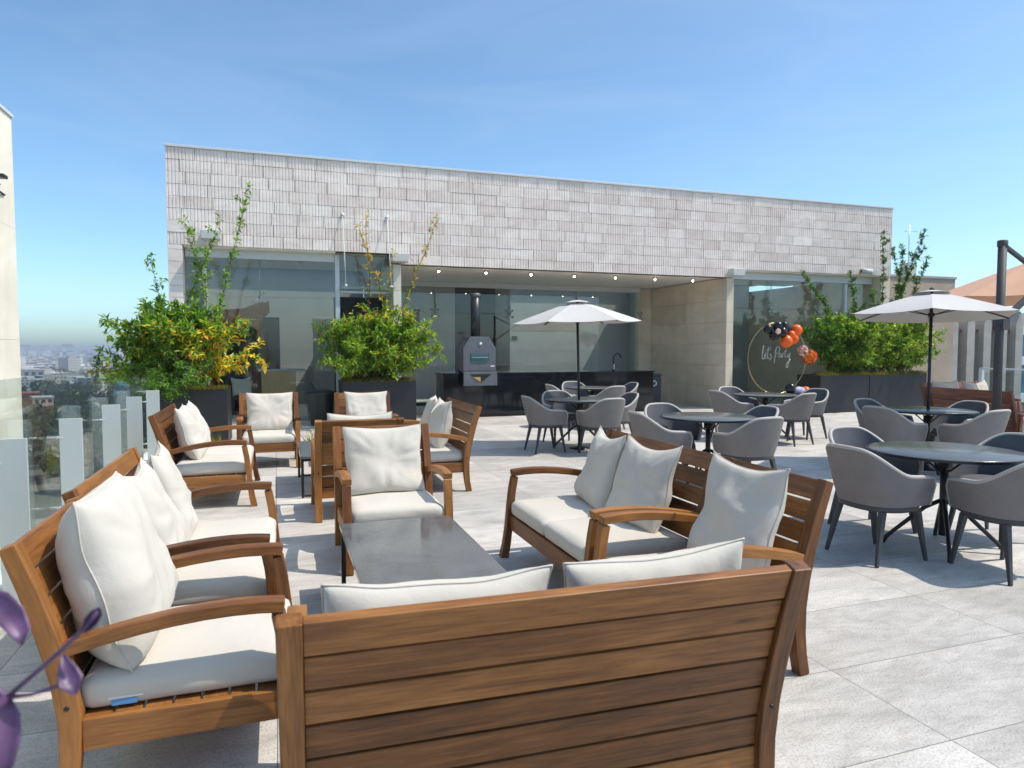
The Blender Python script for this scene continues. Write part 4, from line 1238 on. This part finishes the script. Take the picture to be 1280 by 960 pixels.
def bouquet(name, c, r, n, mat, lab, sd):
    rg = random.Random(sd); b = MB()
    for k in range(n):
        d = Vector((rg.gauss(0, 1), rg.gauss(0, 1), rg.gauss(0, 1))).normalized()
        q = Vector(c)+d*r*rg.uniform(.5, 1)*Vector((1, .6, 1)).length/1.6
        a = d.cross(Vector((rg.random(), rg.random(), 1))).normalized()*rg.uniform(.03, .06); e = d.cross(a).normalized()*rg.uniform(.03, .06)
        b.add([q-a, q+d*.015-e*.6, q+a, q+d*.015+e*.6], [(0, 1, 2, 3)])
        b.add([q-a*.6-d*.03, q-e, q+a*.6-d*.03, q+e], [(0, 1, 2, 3)])
    o = b.build(name, mat); tag(o, lab, 'flowers'); return o
x, z = hp(1007, 437.6); bouquet('flower_bunch', (x, HY-.05, z), .13, 110, M['petal_pink'], 'pale pink flower bunch on the right side of the gold hoop', 1)
x, z = hp(1017, 445.5); bouquet('flower_bunch', (x, HY-.06, z), .18, 190, M['petal_orange'], 'orange flower bunch on the right side of the gold hoop', 2)
# lettering
def stroke(b, pts, r=.009):
    # smooth catmull-rom
    P = [Vector((p[0], 0, p[1])) for p in pts]; out = []
    for i in range(len(P)-1):
        p0, p1, p2, p3 = P[max(i-1, 0)], P[i], P[i+1], P[min(i+2, len(P)-1)]
        for t in (0, .25, .5, .75):
            out.append(.5*((2*p1)+(-p0+p2)*t+(2*p0-5*p1+4*p2-p3)*t*t+(-p0+3*p1-3*p2+p3)*t**3))
    out.append(P[-1]); b.tube(out, r, 6)
b = MB()
for st in ([(0, .30), (.06, .62), (.05, .66), (.015, .5), (.0, .2), (.03, .12), (.08, .2)],                         # l
           [(.08, .22), (.15, .28), (.16, .34), (.12, .34), (.10, .22), (.14, .14), (.20, .22)],                     # e
           [(.27, .62), (.23, .3), (.24, .15), (.30, .2)], [(.17, .48), (.33, .50)],                                 # t
           [(.36, .62), (.345, .52)],                                                                               # '
           [(.38, .36), (.345, .30), (.40, .22), (.37, .12), (.31, .14)],                                            # s
           [(.62, .62), (.56, .2), (.53, -.05)], [(.56, .45), (.66, .62), (.76, .56), (.73, .40), (.60, .34)],         # P
           [(.82, .36), (.76, .36), (.73, .27), (.77, .20), (.83, .30), (.83, .36), (.84, .2), (.88, .22)],            # a
           [(.89, .36), (.90, .2), (.90, .3), (.95, .37), (.98, .35)],                                               # r
           [(1.04, .52), (1.01, .3), (1.03, .2), (1.08, .22)], [(.96, .42), (1.11, .45)],                            # t
           [(1.13, .36), (1.12, .25), (1.16, .2), (1.22, .34), (1.22, .36), (1.20, .1), (1.14, -.18), (1.07, -.2), (1.08, -.08), (1.26, .12)]):   # y
    stroke(b, st)
o = b.build('hoop_lettering', M['neon_white']); o.location = (hp(949, 0)[0], HY-.03, hp(0, 452)[1]); o.scale = (.62, 1, .56)
tag(o, "white script lettering reading let's Party hung inside the gold hoop", 'lettering')
balloon(976, 484, .115, 'k', -.3, 'lone black balloon low behind the table in front of the hoop')
x, z = hp(976, 484)
root = empty('gift_stand', (x, HY-.35, 0)); b = MB(); b.lathe([(.2, 0), (.2, z-.17), (.21, z-.15), (.21, z-.135)], 20); b.build('drum', M['anthracite'], root); tag(root, 'dark drum pedestal at the foot of the gold hoop', 'pedestal')
M['lilac'] = simple('lilac wrapping', (.40, .38, .55), .5)
x, z = hp(989, 487.5)
b = MB(); b.tube([(x-.2, HY-.32, z), (x, HY-.32, z+.02), (x+.16, HY-.32, z)], [.06, .085, .07], 12); tag(b.build('foil_balloon', M['lilac']), 'lilac foil balloon low beside the gold hoop', 'balloon')
x2, z2 = hp(999.5, 488)
balloon(999.5, 488, .105, 'o', -.27, 'small orange balloon low beside the right planter')
b = MB(); b.b2(x-.22, x2+.08, HY-.47, HY-.17, 0, z-.09); tag(b.build('display_box', M['anthracite'], None, .01), 'dark box under the low balloons by the right planter', 'box')

# ------------------------------------------------------------------ planters and plants
def planter(x0, x1, y0, y1, h, label):
    root = empty('planter_box', ((x0+x1)/2, (y0+y1)/2, 0)); w, d = x1-x0, y1-y0; t = .03
    b = MB()
    b.box((0, -d/2+t/2, h/2), (w, t, h)); b.box((0, d/2-t/2, h/2), (w, t, h))
    b.box((-w/2+t/2, 0, h/2), (t, d-2*t-.002, h)); b.box((w/2-t/2, 0, h/2), (t, d-2*t-.002, h))
    b.build('box', M['anthracite'], root, .003)
    b = MB(); b.box((0, 0, h/2-.02), (w-2*t-.004, d-2*t-.004, h-.05)); b.build('soil', M['soil'], root)
    tag(root, label, 'planter', 'dark planter boxes')
def leaf(b, p, d, up, L, Wd, col):
    d = d.normalized(); s = d.cross(up)
    if s.length < .01: s = d.cross(Vector((1, 0, 0)))
    s.normalize(); nn = s.cross(d)
    b.add([p, p+d*L*.45+s*Wd/2+nn*L*.06, p+d*L-nn*L*.14, p+d*L*.45-s*Wd/2+nn*L*.06], [(0, 1, 2, 3)], None, [col]*4)
def rv(rg, k=1): return Vector((rg.gauss(0, k), rg.gauss(0, k), rg.gauss(0, k)))
def shrub(x, y, z, name, label, sd, stems, pal, spread, tall=(), Lf=(.03, .12), density=1.0, depth=.5):
    """stems: number of arching branches; tall: list of (dx,dy,height,lean) long leafy shoots"""
    rg = random.Random(sd)
    root = empty(name, (x, y, z)); fb = MB(); sb = MB()
    def pick(u, hh):
        c = pal(rg, u, hh); k = rg.uniform(.8, 1.8)
        return tuple(max(.003, v*k*rg.uniform(.9, 1.1)) for v in c)
    def shoot(p0, vec, length, n, lv, droop, r0, lf, wob=.09):
        p = p0.copy(); d = vec.normalized(); pts = [p.copy()]; rs = [r0]
        for i in range(n):
            d = (d+rv(rg, wob)+Vector((0, 0, -droop*(i/n)))).normalized()
            p = p+d*length/n; pts.append(p.copy()); rs.append(r0*(1-.85*(i+1)/n))
            if i/n > lv[0]:
                for _ in range(lv[1]):
                    a = (rv(rg, .8)+d*.5+Vector((0, 0, .05))).normalized()
                    q = p+rv(rg, .02)
                    leaf(fb, q, a, Vector((rg.uniform(-.5, .5), rg.uniform(-.5, .5), 1)), rg.uniform(*lf), rg.uniform(*lf)*.42, pick((q.x, q.y), q.z))
        sb.tube(pts, rs, 5)
        return pts
    for k in range(stems):
        a = rg.uniform(0, 2*PI); e = rg.uniform(0, 1)
        ox, oy = rg.uniform(-1, 1)*spread[0]*.35, rg.uniform(-1, 1)*depth*.3
        hor = spread[1]*(.25+.75*e)
        vec = Vector((math.cos(a)*hor*spread[2], math.sin(a)*hor*.6, spread[3]*(1.1-.5*e*e)))
        L = vec.length*rg.uniform(.75, 1.1)
        pts = shoot(Vector((ox, oy, 0)), vec, L, 14, (.2, int(6*density)), .07, .009, Lf)
        for q in pts[4::2]:
            for _ in range(2):
                w = (vec.normalized()+rv(rg, .7)); shoot(q, w, rg.uniform(.15, .42), 6, (.0, int(7*density)), .12, .004, Lf)
    for (dx, dy, hgt, lx, ly, dens) in tall:
        pts = shoot(Vector((dx, dy, .1)), Vector((lx, ly, hgt)), hgt, 22, (.30, dens*2), -.02, .013, (Lf[0]*.8, Lf[1]*.85), .055)
        for q in pts[8::3]:
            w = Vector((rg.gauss(0, .5), rg.gauss(0, .5), 1)); shoot(q, w, rg.uniform(.08, .22), 5, (.0, dens), 0, .004, (Lf[0]*.7, Lf[1]*.8))
    sb.build('stems', M['bark'], root)
    fb.build('foliage', M['leaf'], root)
    return tag(root, label, 'shrub')
G1, G2, G3 = (.08, .18, .03), (.16, .29, .04), (.28, .38, .06)
YL, OR, BR = (.68, .50, .05), (.60, .30, .06), (.30, .18, .06)
def pal_yellow(rg, u, h):
    # autumn leaves gather on the right and low in the plant
    w = max(0, min(1, .62+.6*u[0]))*max(0, 1-max(0, h-.6)/.6)
    r = rg.random()
    if r < .75*w: return rg.choice((YL, YL, YL, OR, G3, G3))
    return rg.choice((G1, G1, G2, G2, G3))
def pal_green(rg, u, h):
    if h > 1.15 and rg.random() < min(.85, (h-1.0)*.7): return rg.choice((BR, OR, YL, G2))
    return rg.choice((G1, G2, G2, G3, G3)) if rg.random() > .03 else YL
def pal_fresh(rg, u, h):
    if h > 1.4: return rg.choice((G1, G1, (.06, .09, .03)))
    return rg.choice((G1, G2, G3, G3, (.20, .23, .04))) if u[0] > -.4 else rg.choice((G1, G1, (.05, .12, .04), G2))
planter(-1.76, -.72, 11.35, 12.35, .87, 'dark planter box at left holding the yellow and green shrub')
shrub(-1.42, 11.85, .84, 'shrub', 'wide shrub with green and yellow leaves and tall shoots in the left planter', 5, 44, pal_yellow, (.6, .8, .9, 1.15),
      [(-.12, .1, 2.75, .06, 0, 4), (.08, .1, 2.3, .18, 0, 3), (.22, .1, 3.3, .40, 0, 5), (.3, .1, 2.6, .38, 0, 5), (-.05, .0, 2.0, .10, 0, 3)], (.045, .16))
shrub(-1.6, 11.6, .84, 'shrub', 'thin leaning branch reaching left past the balustrade from the left planter', 6, 10, lambda rg, u, h: rg.choice((G1, G2, (.06, .13, .05))), (.2, 1.5, .9, .55), (), (.04, .08), 1.0)
planter(1.16, 2.56, 13.1, 13.9, .87, 'dark planter box in front of the doorway, second from left')
shrub(1.88, 13.45, .84, 'shrub', 'dense green shrub with tall reddish shoots in the planter before the doorway', 8, 52, pal_green, (.9, .85, 1.1, 1.15),
      [(-.12, .1, 3.2, -.30, 0, 3), (.14, 0, 3.25, .02, 0, 4), (.26, .1, 3.0, .18, 0, 4), (.02, .1, 2.5, -.08, 0, 2)], (.04, .14))
PX = ((11.78, 13.30), (13.32, 14.35), (14.38, 15.45))
planter(11.78, 13.22, 12.45, 13.2, .87, 'wide dark planter box right of the balloon hoop')
planter(13.24, 14.10, 12.45, 13.2, .87, 'middle one of the three dark planter boxes on the right')
planter(14.12, 15.4, 12.75, 13.5, .87, 'rightmost dark planter box by the pavilion corner')
shrub(12.72, 12.85, .84, 'shrub', 'bushy green shrub with slim tall shoots in the planter right of the balloon hoop', 21, 40, pal_fresh, (.8, .62, 1.0, 1.15),
      [(.1, 0, 2.6, .02, 0, 12), (-.2, 0, 1.5, .02, 0, 6)], (.04, .14))
shrub(13.5, 12.85, .84, 'shrub', 'bright green shrub behind the right parasol pole', 22, 48, pal_fresh, (1.0, .75, 1.25, 1.25),
      [(-.1, .1, 2.4, -.03, 0, 10), (.35, .1, 3.3, .05, 0, 13), (.1, .1, 2.0, .1, 0, 10)], (.04, .14))
shrub(14.75, 13.1, .84, 'shrub', 'bright green shrub in the rightmost planter by the pavilion corner', 23, 44, pal_fresh, (.9, .75, 1.15, 1.25),
      [(-.3, .1, 3.5, .10, 0, 13), (-.1, .1, 3.6, .30, 0, 13), (.2, .1, 3.3, .75, 0, 13), (.0, .1, 2.9, .45, 0, 13), (-.2, .1, 3.1, .0, 0, 12)], (.04, .14))
def moss(x0, x1, y0, y1, z, label, sd, n):
    rg = random.Random(sd); b = MB()
    for k in range(n):
        p = Vector((rg.uniform(x0, x1), rg.uniform(y0, y1), z+rg.uniform(0, .03)))
        d = Vector((rg.gauss(0, .5), rg.gauss(0, .5)-.25, .8)); c = rg.choice(((.16, .16, .03), (.10, .13, .02), (.22, .17, .05)))
        leaf(b, p, d, Vector((rg.random(), rg.random(), 1)), rg.uniform(.05, .12), rg.uniform(.006, .014), c)
    tag(b.build('moss', M['leaf']), label, 'moss', None, 'stuff')
moss(11.8, 14.1, 12.42, 12.75, .84, 'yellowish grassy moss spilling over the right planters', 31, 3600)
moss(14.12, 15.4, 12.72, 13.0, .84, 'grassy moss on the rightmost planter', 32, 1300)
moss(1.18, 2.54, 13.07, 13.5, .84, 'grassy moss on the planter before the doorway', 33, 1600)
moss(-1.74, -.74, 11.32, 11.7, .84, 'grassy moss on the left planter', 34, 1200)
def tuft(x, y, label, sd):
    rg = random.Random(sd); b = MB()
    for k in range(170):
        p = Vector((x+rg.gauss(0, .06), y+rg.gauss(0, .06), 0)); d = Vector((rg.gauss(0, .4), rg.gauss(0, .4), 1))
        leaf(b, p, d, Vector((rg.random(), rg.random(), .2)), rg.uniform(.2, .5), .014, rg.choice((G2, G3, YL, BR)))
    tag(b.build('grass_clump', M['leaf']), label, 'grass')
tuft(.48, 9.62, 'reddish green grass clump between the two rear armchairs', 41)
tuft(-.72, 9.3, 'low green grass clump at the left planter foot', 42)

# purple plant in the near left corner
root = empty('purple_plant', (-.62, .42, .0))
def pw(px, py, d):   # point given by picture angle and distance, in the plant's own frame
    Y0 = R(19.06); pt = math.atan(45/853)
    fw = Vector((math.sin(Y0)*math.cos(pt), math.cos(Y0)*math.cos(pt), -math.sin(pt))); rt = Vector((math.cos(Y0), -math.sin(Y0), 0)); up = rt.cross(fw)
    return Vector((0, 0, 1.5))+(fw+rt*((px-640)/853)-up*((py-480)/853))*d-Vector((-.62, .42, 0))
J = pw(8, 872, .72)
b = MB()
b.tube([Vector((.05, .05, .32)), Vector((.0, .1, .6)), J*.5+Vector((.0, .0, .45)), J], [.006, .006, .005, .0045], 7)
b.tube([J, pw(60, 828, .72), pw(105, 786, .71), pw(122, 764, .71)], [.003, .0026, .0024, .003], 7)
b.tube([J, pw(40, 868, .72), pw(78, 856, .72)], [.0028, .002, .002], 7)
b.tube([J, pw(-30, 840, .74), pw(-50, 800, .74)], .004, 7)
b.build('stems', M['purple'], root)
def pleaf(pts, wid, cup=.3):
    b = MB(); n = len(pts); sec = []
    for i, p in enumerate(pts):
        p = Vector(p); t = (Vector(pts[min(i+1, n-1)])-Vector(pts[max(i-1, 0)])).normalized()
        view = (p-Vector((.62, -.42, 1.5))).normalized()
        s = t.cross(view).normalized(); u = s.cross(t)
        w = wid[i]
        ring = []
        for k in range(7): 
            a = -1+k/3
            ring.append(p+s*w*a+u*(w*cup*(1-a*a)))
        for k in range(6, -1, -1):
            a = -1+k/3
            ring.append(p+s*w*a+u*(w*cup*(1-a*a)-.0012))
        sec.append(ring)
    b.loft(sec, True, True); b.build('leaf', M['purple'], root)
pleaf([pw(78, 818, .72), pw(84, 838, .72), pw(88, 852, .715), pw(95, 868, .71)], [.002, .009, .012, .002], .5)
pleaf([pw(104, 790, .71), pw(114, 776, .71), pw(121, 766, .71), pw(124, 760, .71)], [.003, .007, .006, .002], .6)
pleaf([pw(-30, 742, .74), pw(-4, 756, .73), pw(14, 770, .73), pw(26, 790, .72), pw(27, 806, .72)], [.008, .015, .013, .009, .001], .5)
pleaf([J, pw(8, 895, .72), pw(6, 925, .71), pw(2, 960, .71), pw(-5, 990, .71)], [.004, .012, .014, .010, .002], .55)
pleaf([J, pw(-4, 900, .74), pw(-14, 930, .74), pw(-20, 970, .74)], [.004, .012, .013, .004], .5)
b = MB(); b.lathe([(.10, 0), (.13, .28), (.14, .30), (.12, .30), (.11, .26)], 24); b.build('pot', M['anthracite'], root)
b = MB(); b.tube([(.05, .05, .02), (.05, .05, .33)], .02, 7); b.build('stalk', M['purple'], root)
tag(root, 'blurred purple leaved plant poking into the near left corner', 'plant')

# ------------------------------------------------------------------ neighbours and city
root = empty('white_tower', (-3, 7, 0))
b = MB()
for j in range(8):
    for k in range(12):
        z0 = -12+k*1.36; y0 = -5+j*1.0
        b.b2(-.3, 0, y0+.0015, y0+.9985, z0+.0015, min(z0+1.3585, 4.30))
b.build('cladding', M['cream_stone'], root)
b = MB(); b.b2(-8, -.31, -5, 2.98, -35, 4.28); b.build('wall', M['cream_stone'], root)
b = MB(); b.b2(-.5, .02, -5, 3.02, 4.302, 4.34); b.build('roof_edge', M['frame_white'], root)
for k in range(5):
    b = MB(); b.b2(-.10, -.085, -5+k*1.57, -5+k*1.57+1.54, 4.342, 4.72); b.build('roof_glass', M['rail_glass'], root)
tag(root, 'cream stone clad tower with a glass roof railing at the left edge', 'building')
root = empty('floodlight', (-2.99, 9.35, 3.42))
b = MB(); b.tube([(0, .3, -.12), (.02, 0, -.12), (.05, 0, -.05)], .012, 6); b.build('arm', M['chair_metal'], root)
b = MB(); b.box((.07, -.02, .03), (.10, .14, .04)); o = b.build('lamp_head', M['black_metal'], root, .01); 
tag(root, 'small black floodlight on the cream tower at the left edge', 'floodlight')

b = MB(); S = 16000
b.add([(-S, -S, -35), (S, -S, -35), (S, S, -35), (-S, S, -35)], [(0, 1, 2, 3)]); b.build('city_ground', M['city_ground'])['kind'] = 'structure'
rg = random.Random(77)
def wedge(d0, d1, px0=-420, px1=330):
    d = math.exp(rg.uniform(math.log(d0), math.log(d1))); px = rg.uniform(px0, px1)
    a = R(19.06)+math.atan((px-640)/853); q = d/math.cos(a-R(19.06))
    return Vector((q*math.sin(a), q*math.cos(a), -35))
b = MB()
for k in range(3000):
    p = wedge(520, 6000)
    d = p.length
    w, l = rg.uniform(8, 22), rg.uniform(8, 24); h = rg.uniform(5, 13)
    if rg.random() < .05: h *= 2
    if d > 3600 and rg.random() < .05: h = rg.uniform(25, 46)
    if d > 3000: h = max(h, rg.uniform(8, 26)); w *= 1.6; l *= 1.6
    b.box((p.x, p.y, -35+h/2), (w, l, h), rg.uniform(0, PI))
    if rg.random() < .4 and d < 2200: b.box((p.x, p.y, -35+h+1), (w*.3, l*.3, 2.2), rg.uniform(0, PI))
for (px, dd, w, h) in ((32, 5200, 70, 58), (45, 5400, 60, 46), (52, 5600, 90, 52), (58, 5300, 40, 60), (83, 4800, 100, 50), (85, 5000, 60, 62), (100, 5800, 60, 40), (-20, 5000, 80, 60), (-70, 5300, 90, 50), (150, 5600, 90, 44), (190, 5900, 90, 42)):
    a = R(19.06)+math.atan((px-640)/853); q = dd/math.cos(a-R(19.06))
    b.box((q*math.sin(a), q*math.cos(a), -35+h/2), (w, w, h), .3)
tag(b.build('distant_city', M['city']), 'hazy far off city of pale low houses and a few towers', 'city', None, 'stuff')
b = MB()
def tree_clump(p, r, h, n):
    base = rg.choice(((.030, .052, .018), (.045, .065, .022), (.06, .078, .025), (.038, .06, .03), (.09, .10, .03)))
    for _ in range(n):
        d = rv(rg).normalized(); q = Vector(p)+Vector((d.x*r, d.y*r, h*.62+d.z*h*.4))*1.0
        q = Vector(p)+Vector((d.x*r*rg.uniform(.5, 1), d.y*r*rg.uniform(.5, 1), h*.6+d.z*h*.38*rg.uniform(.5, 1)))
        s = rg.uniform(.6, 1.3)*r*.22; a = rv(rg).normalized()*s; e = d.cross(a).normalized()*s
        k = rg.uniform(.6, 1.5); c = tuple(v*k for v in base)
        b.add([q-a, q-e*.8+d*s*.3, q+a, q+e*.8+d*s*.3], [(0, 1, 2, 3)], None, [c]*4)
for k in range(620):
    p = wedge(170, 900, -300, 330); tree_clump(p, rg.uniform(3.5, 7.5), rg.uniform(8, 15), 110)
for k in range(500):
    p = wedge(900, 2600, -300, 330); tree_clump(p, rg.uniform(5, 10), rg.uniform(8, 13), 36)
tag(b.build('tree_canopy', M['leaf']), 'mass of street trees far below beyond the balustrade', 'trees', None, 'stuff')
def at(px, d):
    a = R(19.06)+math.atan((px-640)/853); q = d/math.cos(a-R(19.06)); return q*math.sin(a), q*math.cos(a)
def city_block(px, d, w, l, h, rz, name, wm, label, cols, rows, roof=None):
    x, y = at(px, d); root = empty(name, (x, y, -35), rz)
    b = MB(); b.b2(-w/2, w/2, -l/2, l/2, 0, h); b.build('wall', wm, root)
    b = MB(); b.b2(-w/2-.3, w/2+.3, -l/2-.3, l/2+.3, h+.01, h+.7); b.build('roof', roof or M['concrete'], root)
    for i in range(cols):
        for j in range(rows):
            b = MB(); xx = -w/2+w*(i+.5)/cols; zz = h*(j+.55)/rows
            b.b2(xx-w/cols*.28, xx+w/cols*.28, -l/2-.12, -l/2+.02, zz-h/rows*.22, zz+h/rows*.22); b.build('window', M['dark_window'], root)
    return tag(root, label, 'building')
city_block(51, 330, 8, 10, 12.5, R(22), 'apartment_house', M['pink_render'], 'salmon apartment house with small dark windows just beyond the balustrade', 3, 4)
city_block(27, 352, 14, 12, 13, R(15), 'apartment_house', M['brick_red'], 'red walled house beside the salmon apartment house in the city below', 3, 3, M['brick_red'])
city_block(42, 640, 24, 14, 16, R(-8), 'office_block', M['concrete'], 'flat grey office block with big dark windows above the red house', 4, 2)
city_block(112, 900, 30, 16, 12, R(10), 'office_block', M['white_paint'], 'long low white block among the far trees', 6, 2)
city_block(172, 420, 16, 12, 9, R(20), 'apartment_house', M['concrete'], 'grey house among the trees near the left planter', 4, 2)
b = MB(); x, y = at(151, 420); b.lathe([(3.4, 0), (3.4, 3.2), (2, 4.4), (.5, 4.6)], 18, (x, y, -24)); b.b2(x-4, x+4, y-4, y+4, -35, -24.01)
M['tank_blue'] = simple('blue plastic tank', (.03, .16, .30), .5)
tag(b.build('water_tank', M['tank_blue']), 'blue water tank standing out among the trees below', 'water tank')

# neighbour on the right
root = empty('office_building', (36, 26, 0))
b = MB(); b.b2(-12, 14, 0, 14, -35, 2.4); b.build('wall', M['blue_window'], root)
for k in range(8):
    b = MB(); x = -7.5+k*1.15
    b.prism([(x-.26, -35), (x+.26, -35), (x+.26, 2.7), (x+.05, 3.4), (x-.26, 2.7)], -1.0, .02); b.build('fin', M['concrete'], root)
b = MB(); b.b2(-12, .85, -.7, .03, 2.3, 2.45); b.build('flashing', M['rust_flash'], root)
b = MB(); b.b2(-12.5, 14, .1, 14, 2.42, 3.4); b.build('roof_parapet', M['concrete'], root)
for z in (-4.2, -1.4, .6, 2.2):
    b = MB(); b.b2(1.0, 14, -.5, -.02, z, z+.45); b.build('floor_band', M['frame_white'], root)
tag(root, 'office building with concrete fins and blue glazing beyond the right terrace edge', 'building')
M['tan_render'] = simple('tan rendered wall', (.46, .35, .26), .9, 0, .2, 20, .12, .8)
root = empty('stair_tower', (28.6, 24, 0)); b = MB(); b.b2(-4, 2.0, 0, 4, -35, 4.75); b.build('wall', M['tan_render'], root); b = MB(); b.b2(-4.05, 2.05, -.05, 4.05, 4.752, 4.86); b.build('coping', M['concrete'], root)
b = MB(); b.b2(.2, .7, 1, 1.5, 4.862, 5.6); b.build('vent', M['hvac'], root)
tag(root, 'beige stair tower with a flat coping behind the right shrubs', 'tower')
root = empty('antenna', (28.2, 24.5, 4.862)); b = MB(); b.tube([(0, 0, 0), (0, 0, 2.4)], .018, 6); b.build('mast', M['steel'], root); b = MB(); b.tube([(-.3, 0, 2.1), (.5, 0, 2.12)], .014, 6); b.tube([(0, 0, .9), (1.0, 0, .9)], .014, 6); b.build('crossbar', M['steel'], root)
tag(root, 'thin roof antenna above the beige stair tower', 'antenna')

# ------------------------------------------------------------------ air
HAZE = 1
if HAZE:
    b = MB(); b.b2(-9000, 9000, -900, 9000, -36, 9.0)
    m = bpy.data.materials.new('pale haze'); m.use_nodes = True; n = m.node_tree.nodes; n.clear()
    o_ = n.new('ShaderNodeOutputMaterial'); v = n.new('ShaderNodeVolumePrincipled')
    v.inputs['Color'].default_value = (.80, .85, .94, 1); v.inputs['Density'].default_value = .0004; v.inputs['Anisotropy'].default_value = .3
    m.node_tree.links.new(v.outputs[0], o_.inputs['Volume'])
    tag(b.build('haze', m), 'pale haze over the distant city', 'haze', None, 'stuff')

# ------------------------------------------------------------------ light, sky, camera
EL, AZ = R(58), math.atan2(.92, -.385)
w = bpy.data.worlds.new('World'); scene.world = w; w.use_nodes = True
nt = w.node_tree; bg = nt.nodes['Background']
sky = nt.nodes.new('ShaderNodeTexSky'); sky.sky_type = 'NISHITA'; sky.sun_disc = False
sky.sun_elevation = EL; sky.sun_rotation = AZ; sky.altitude = 500; sky.air_density = .8; sky.dust_density = 2.0; sky.ozone_density = 3.0
tint = nt.nodes.new('ShaderNodeMix'); tint.data_type = 'RGBA'; tint.blend_type = 'MULTIPLY'; tint.inputs['Factor'].default_value = 1
tint.inputs[7].default_value = (.865, 1.02, 1.0, 1)
nt.links.new(sky.outputs[0], tint.inputs[6]); # faint high cirrus
wc = nt.nodes.new('ShaderNodeTexCoord'); wm = nt.nodes.new('ShaderNodeMapping'); wm.inputs['Scale'].default_value = (1.2, 1.2, 5); wm.inputs['Rotation'].default_value = (.25, .1, .6)
wn = nt.nodes.new('ShaderNodeTexNoise'); wn.inputs['Scale'].default_value = 2.2; wn.inputs['Detail'].default_value = 7; wn.inputs['Roughness'].default_value = .55; wn.inputs['Distortion'].default_value = .8
nt.links.new(wc.outputs['Generated'], wm.inputs['Vector']); nt.links.new(wm.outputs['Vector'], wn.inputs['Vector'])
wr = nt.nodes.new('ShaderNodeMapRange'); wr.inputs['From Min'].default_value = .45; wr.inputs['From Max'].default_value = .8; wr.inputs['To Max'].default_value = .07
nt.links.new(wn.outputs['Fac'], wr.inputs['Value'])
cl = nt.nodes.new('ShaderNodeMix'); cl.data_type = 'RGBA'; cl.inputs[7].default_value = (5.2, 5.5, 5.8, 1)
nt.links.new(wr.outputs[0], cl.inputs['Factor']); nt.links.new(tint.outputs[2], cl.inputs[6]); nt.links.new(cl.outputs[2], bg.inputs['Color']); bg.inputs['Strength'].default_value = .145
sl = bpy.data.lights.new('sun', 'SUN'); sl.energy = 2.7; sl.angle = R(.5); sl.color = (1, .915, .80)
so = bpy.data.objects.new('sun', sl); COL.objects.link(so)
dv = Vector((math.sin(AZ)*math.cos(EL), math.cos(AZ)*math.cos(EL), math.sin(EL)))
so.rotation_euler = dv.to_track_quat('Z', 'Y').to_euler(); so.location = dv*50

cam = bpy.data.cameras.new('camera'); co = bpy.data.objects.new('camera', cam); COL.objects.link(co)
cam.sensor_width = 36; cam.lens = 853/1280*36; cam.clip_start = .05; cam.clip_end = 40000
co.location = (0, 0, 1.5); co.rotation_euler = (R(90)-math.atan(45/853), 0, -R(19.06))
cam.dof.use_dof = True; cam.dof.focus_distance = 5.0; cam.dof.aperture_fstop = 5
scene.camera = co
vs = scene.view_settings; vs.view_transform = 'Standard'; vs.look = 'None'; vs.exposure = 0.70; vs.gamma = 1; vs.use_curve_mapping = False
scene.render.engine = 'CYCLES'
cy = scene.cycles
cy.use_denoising = True
cy.max_bounces = 10; cy.transparent_max_bounces = 24; cy.diffuse_bounces = 4; cy.glossy_bounces = 4
cy.volume_bounces = 0
cy.sample_clamp_indirect = 6
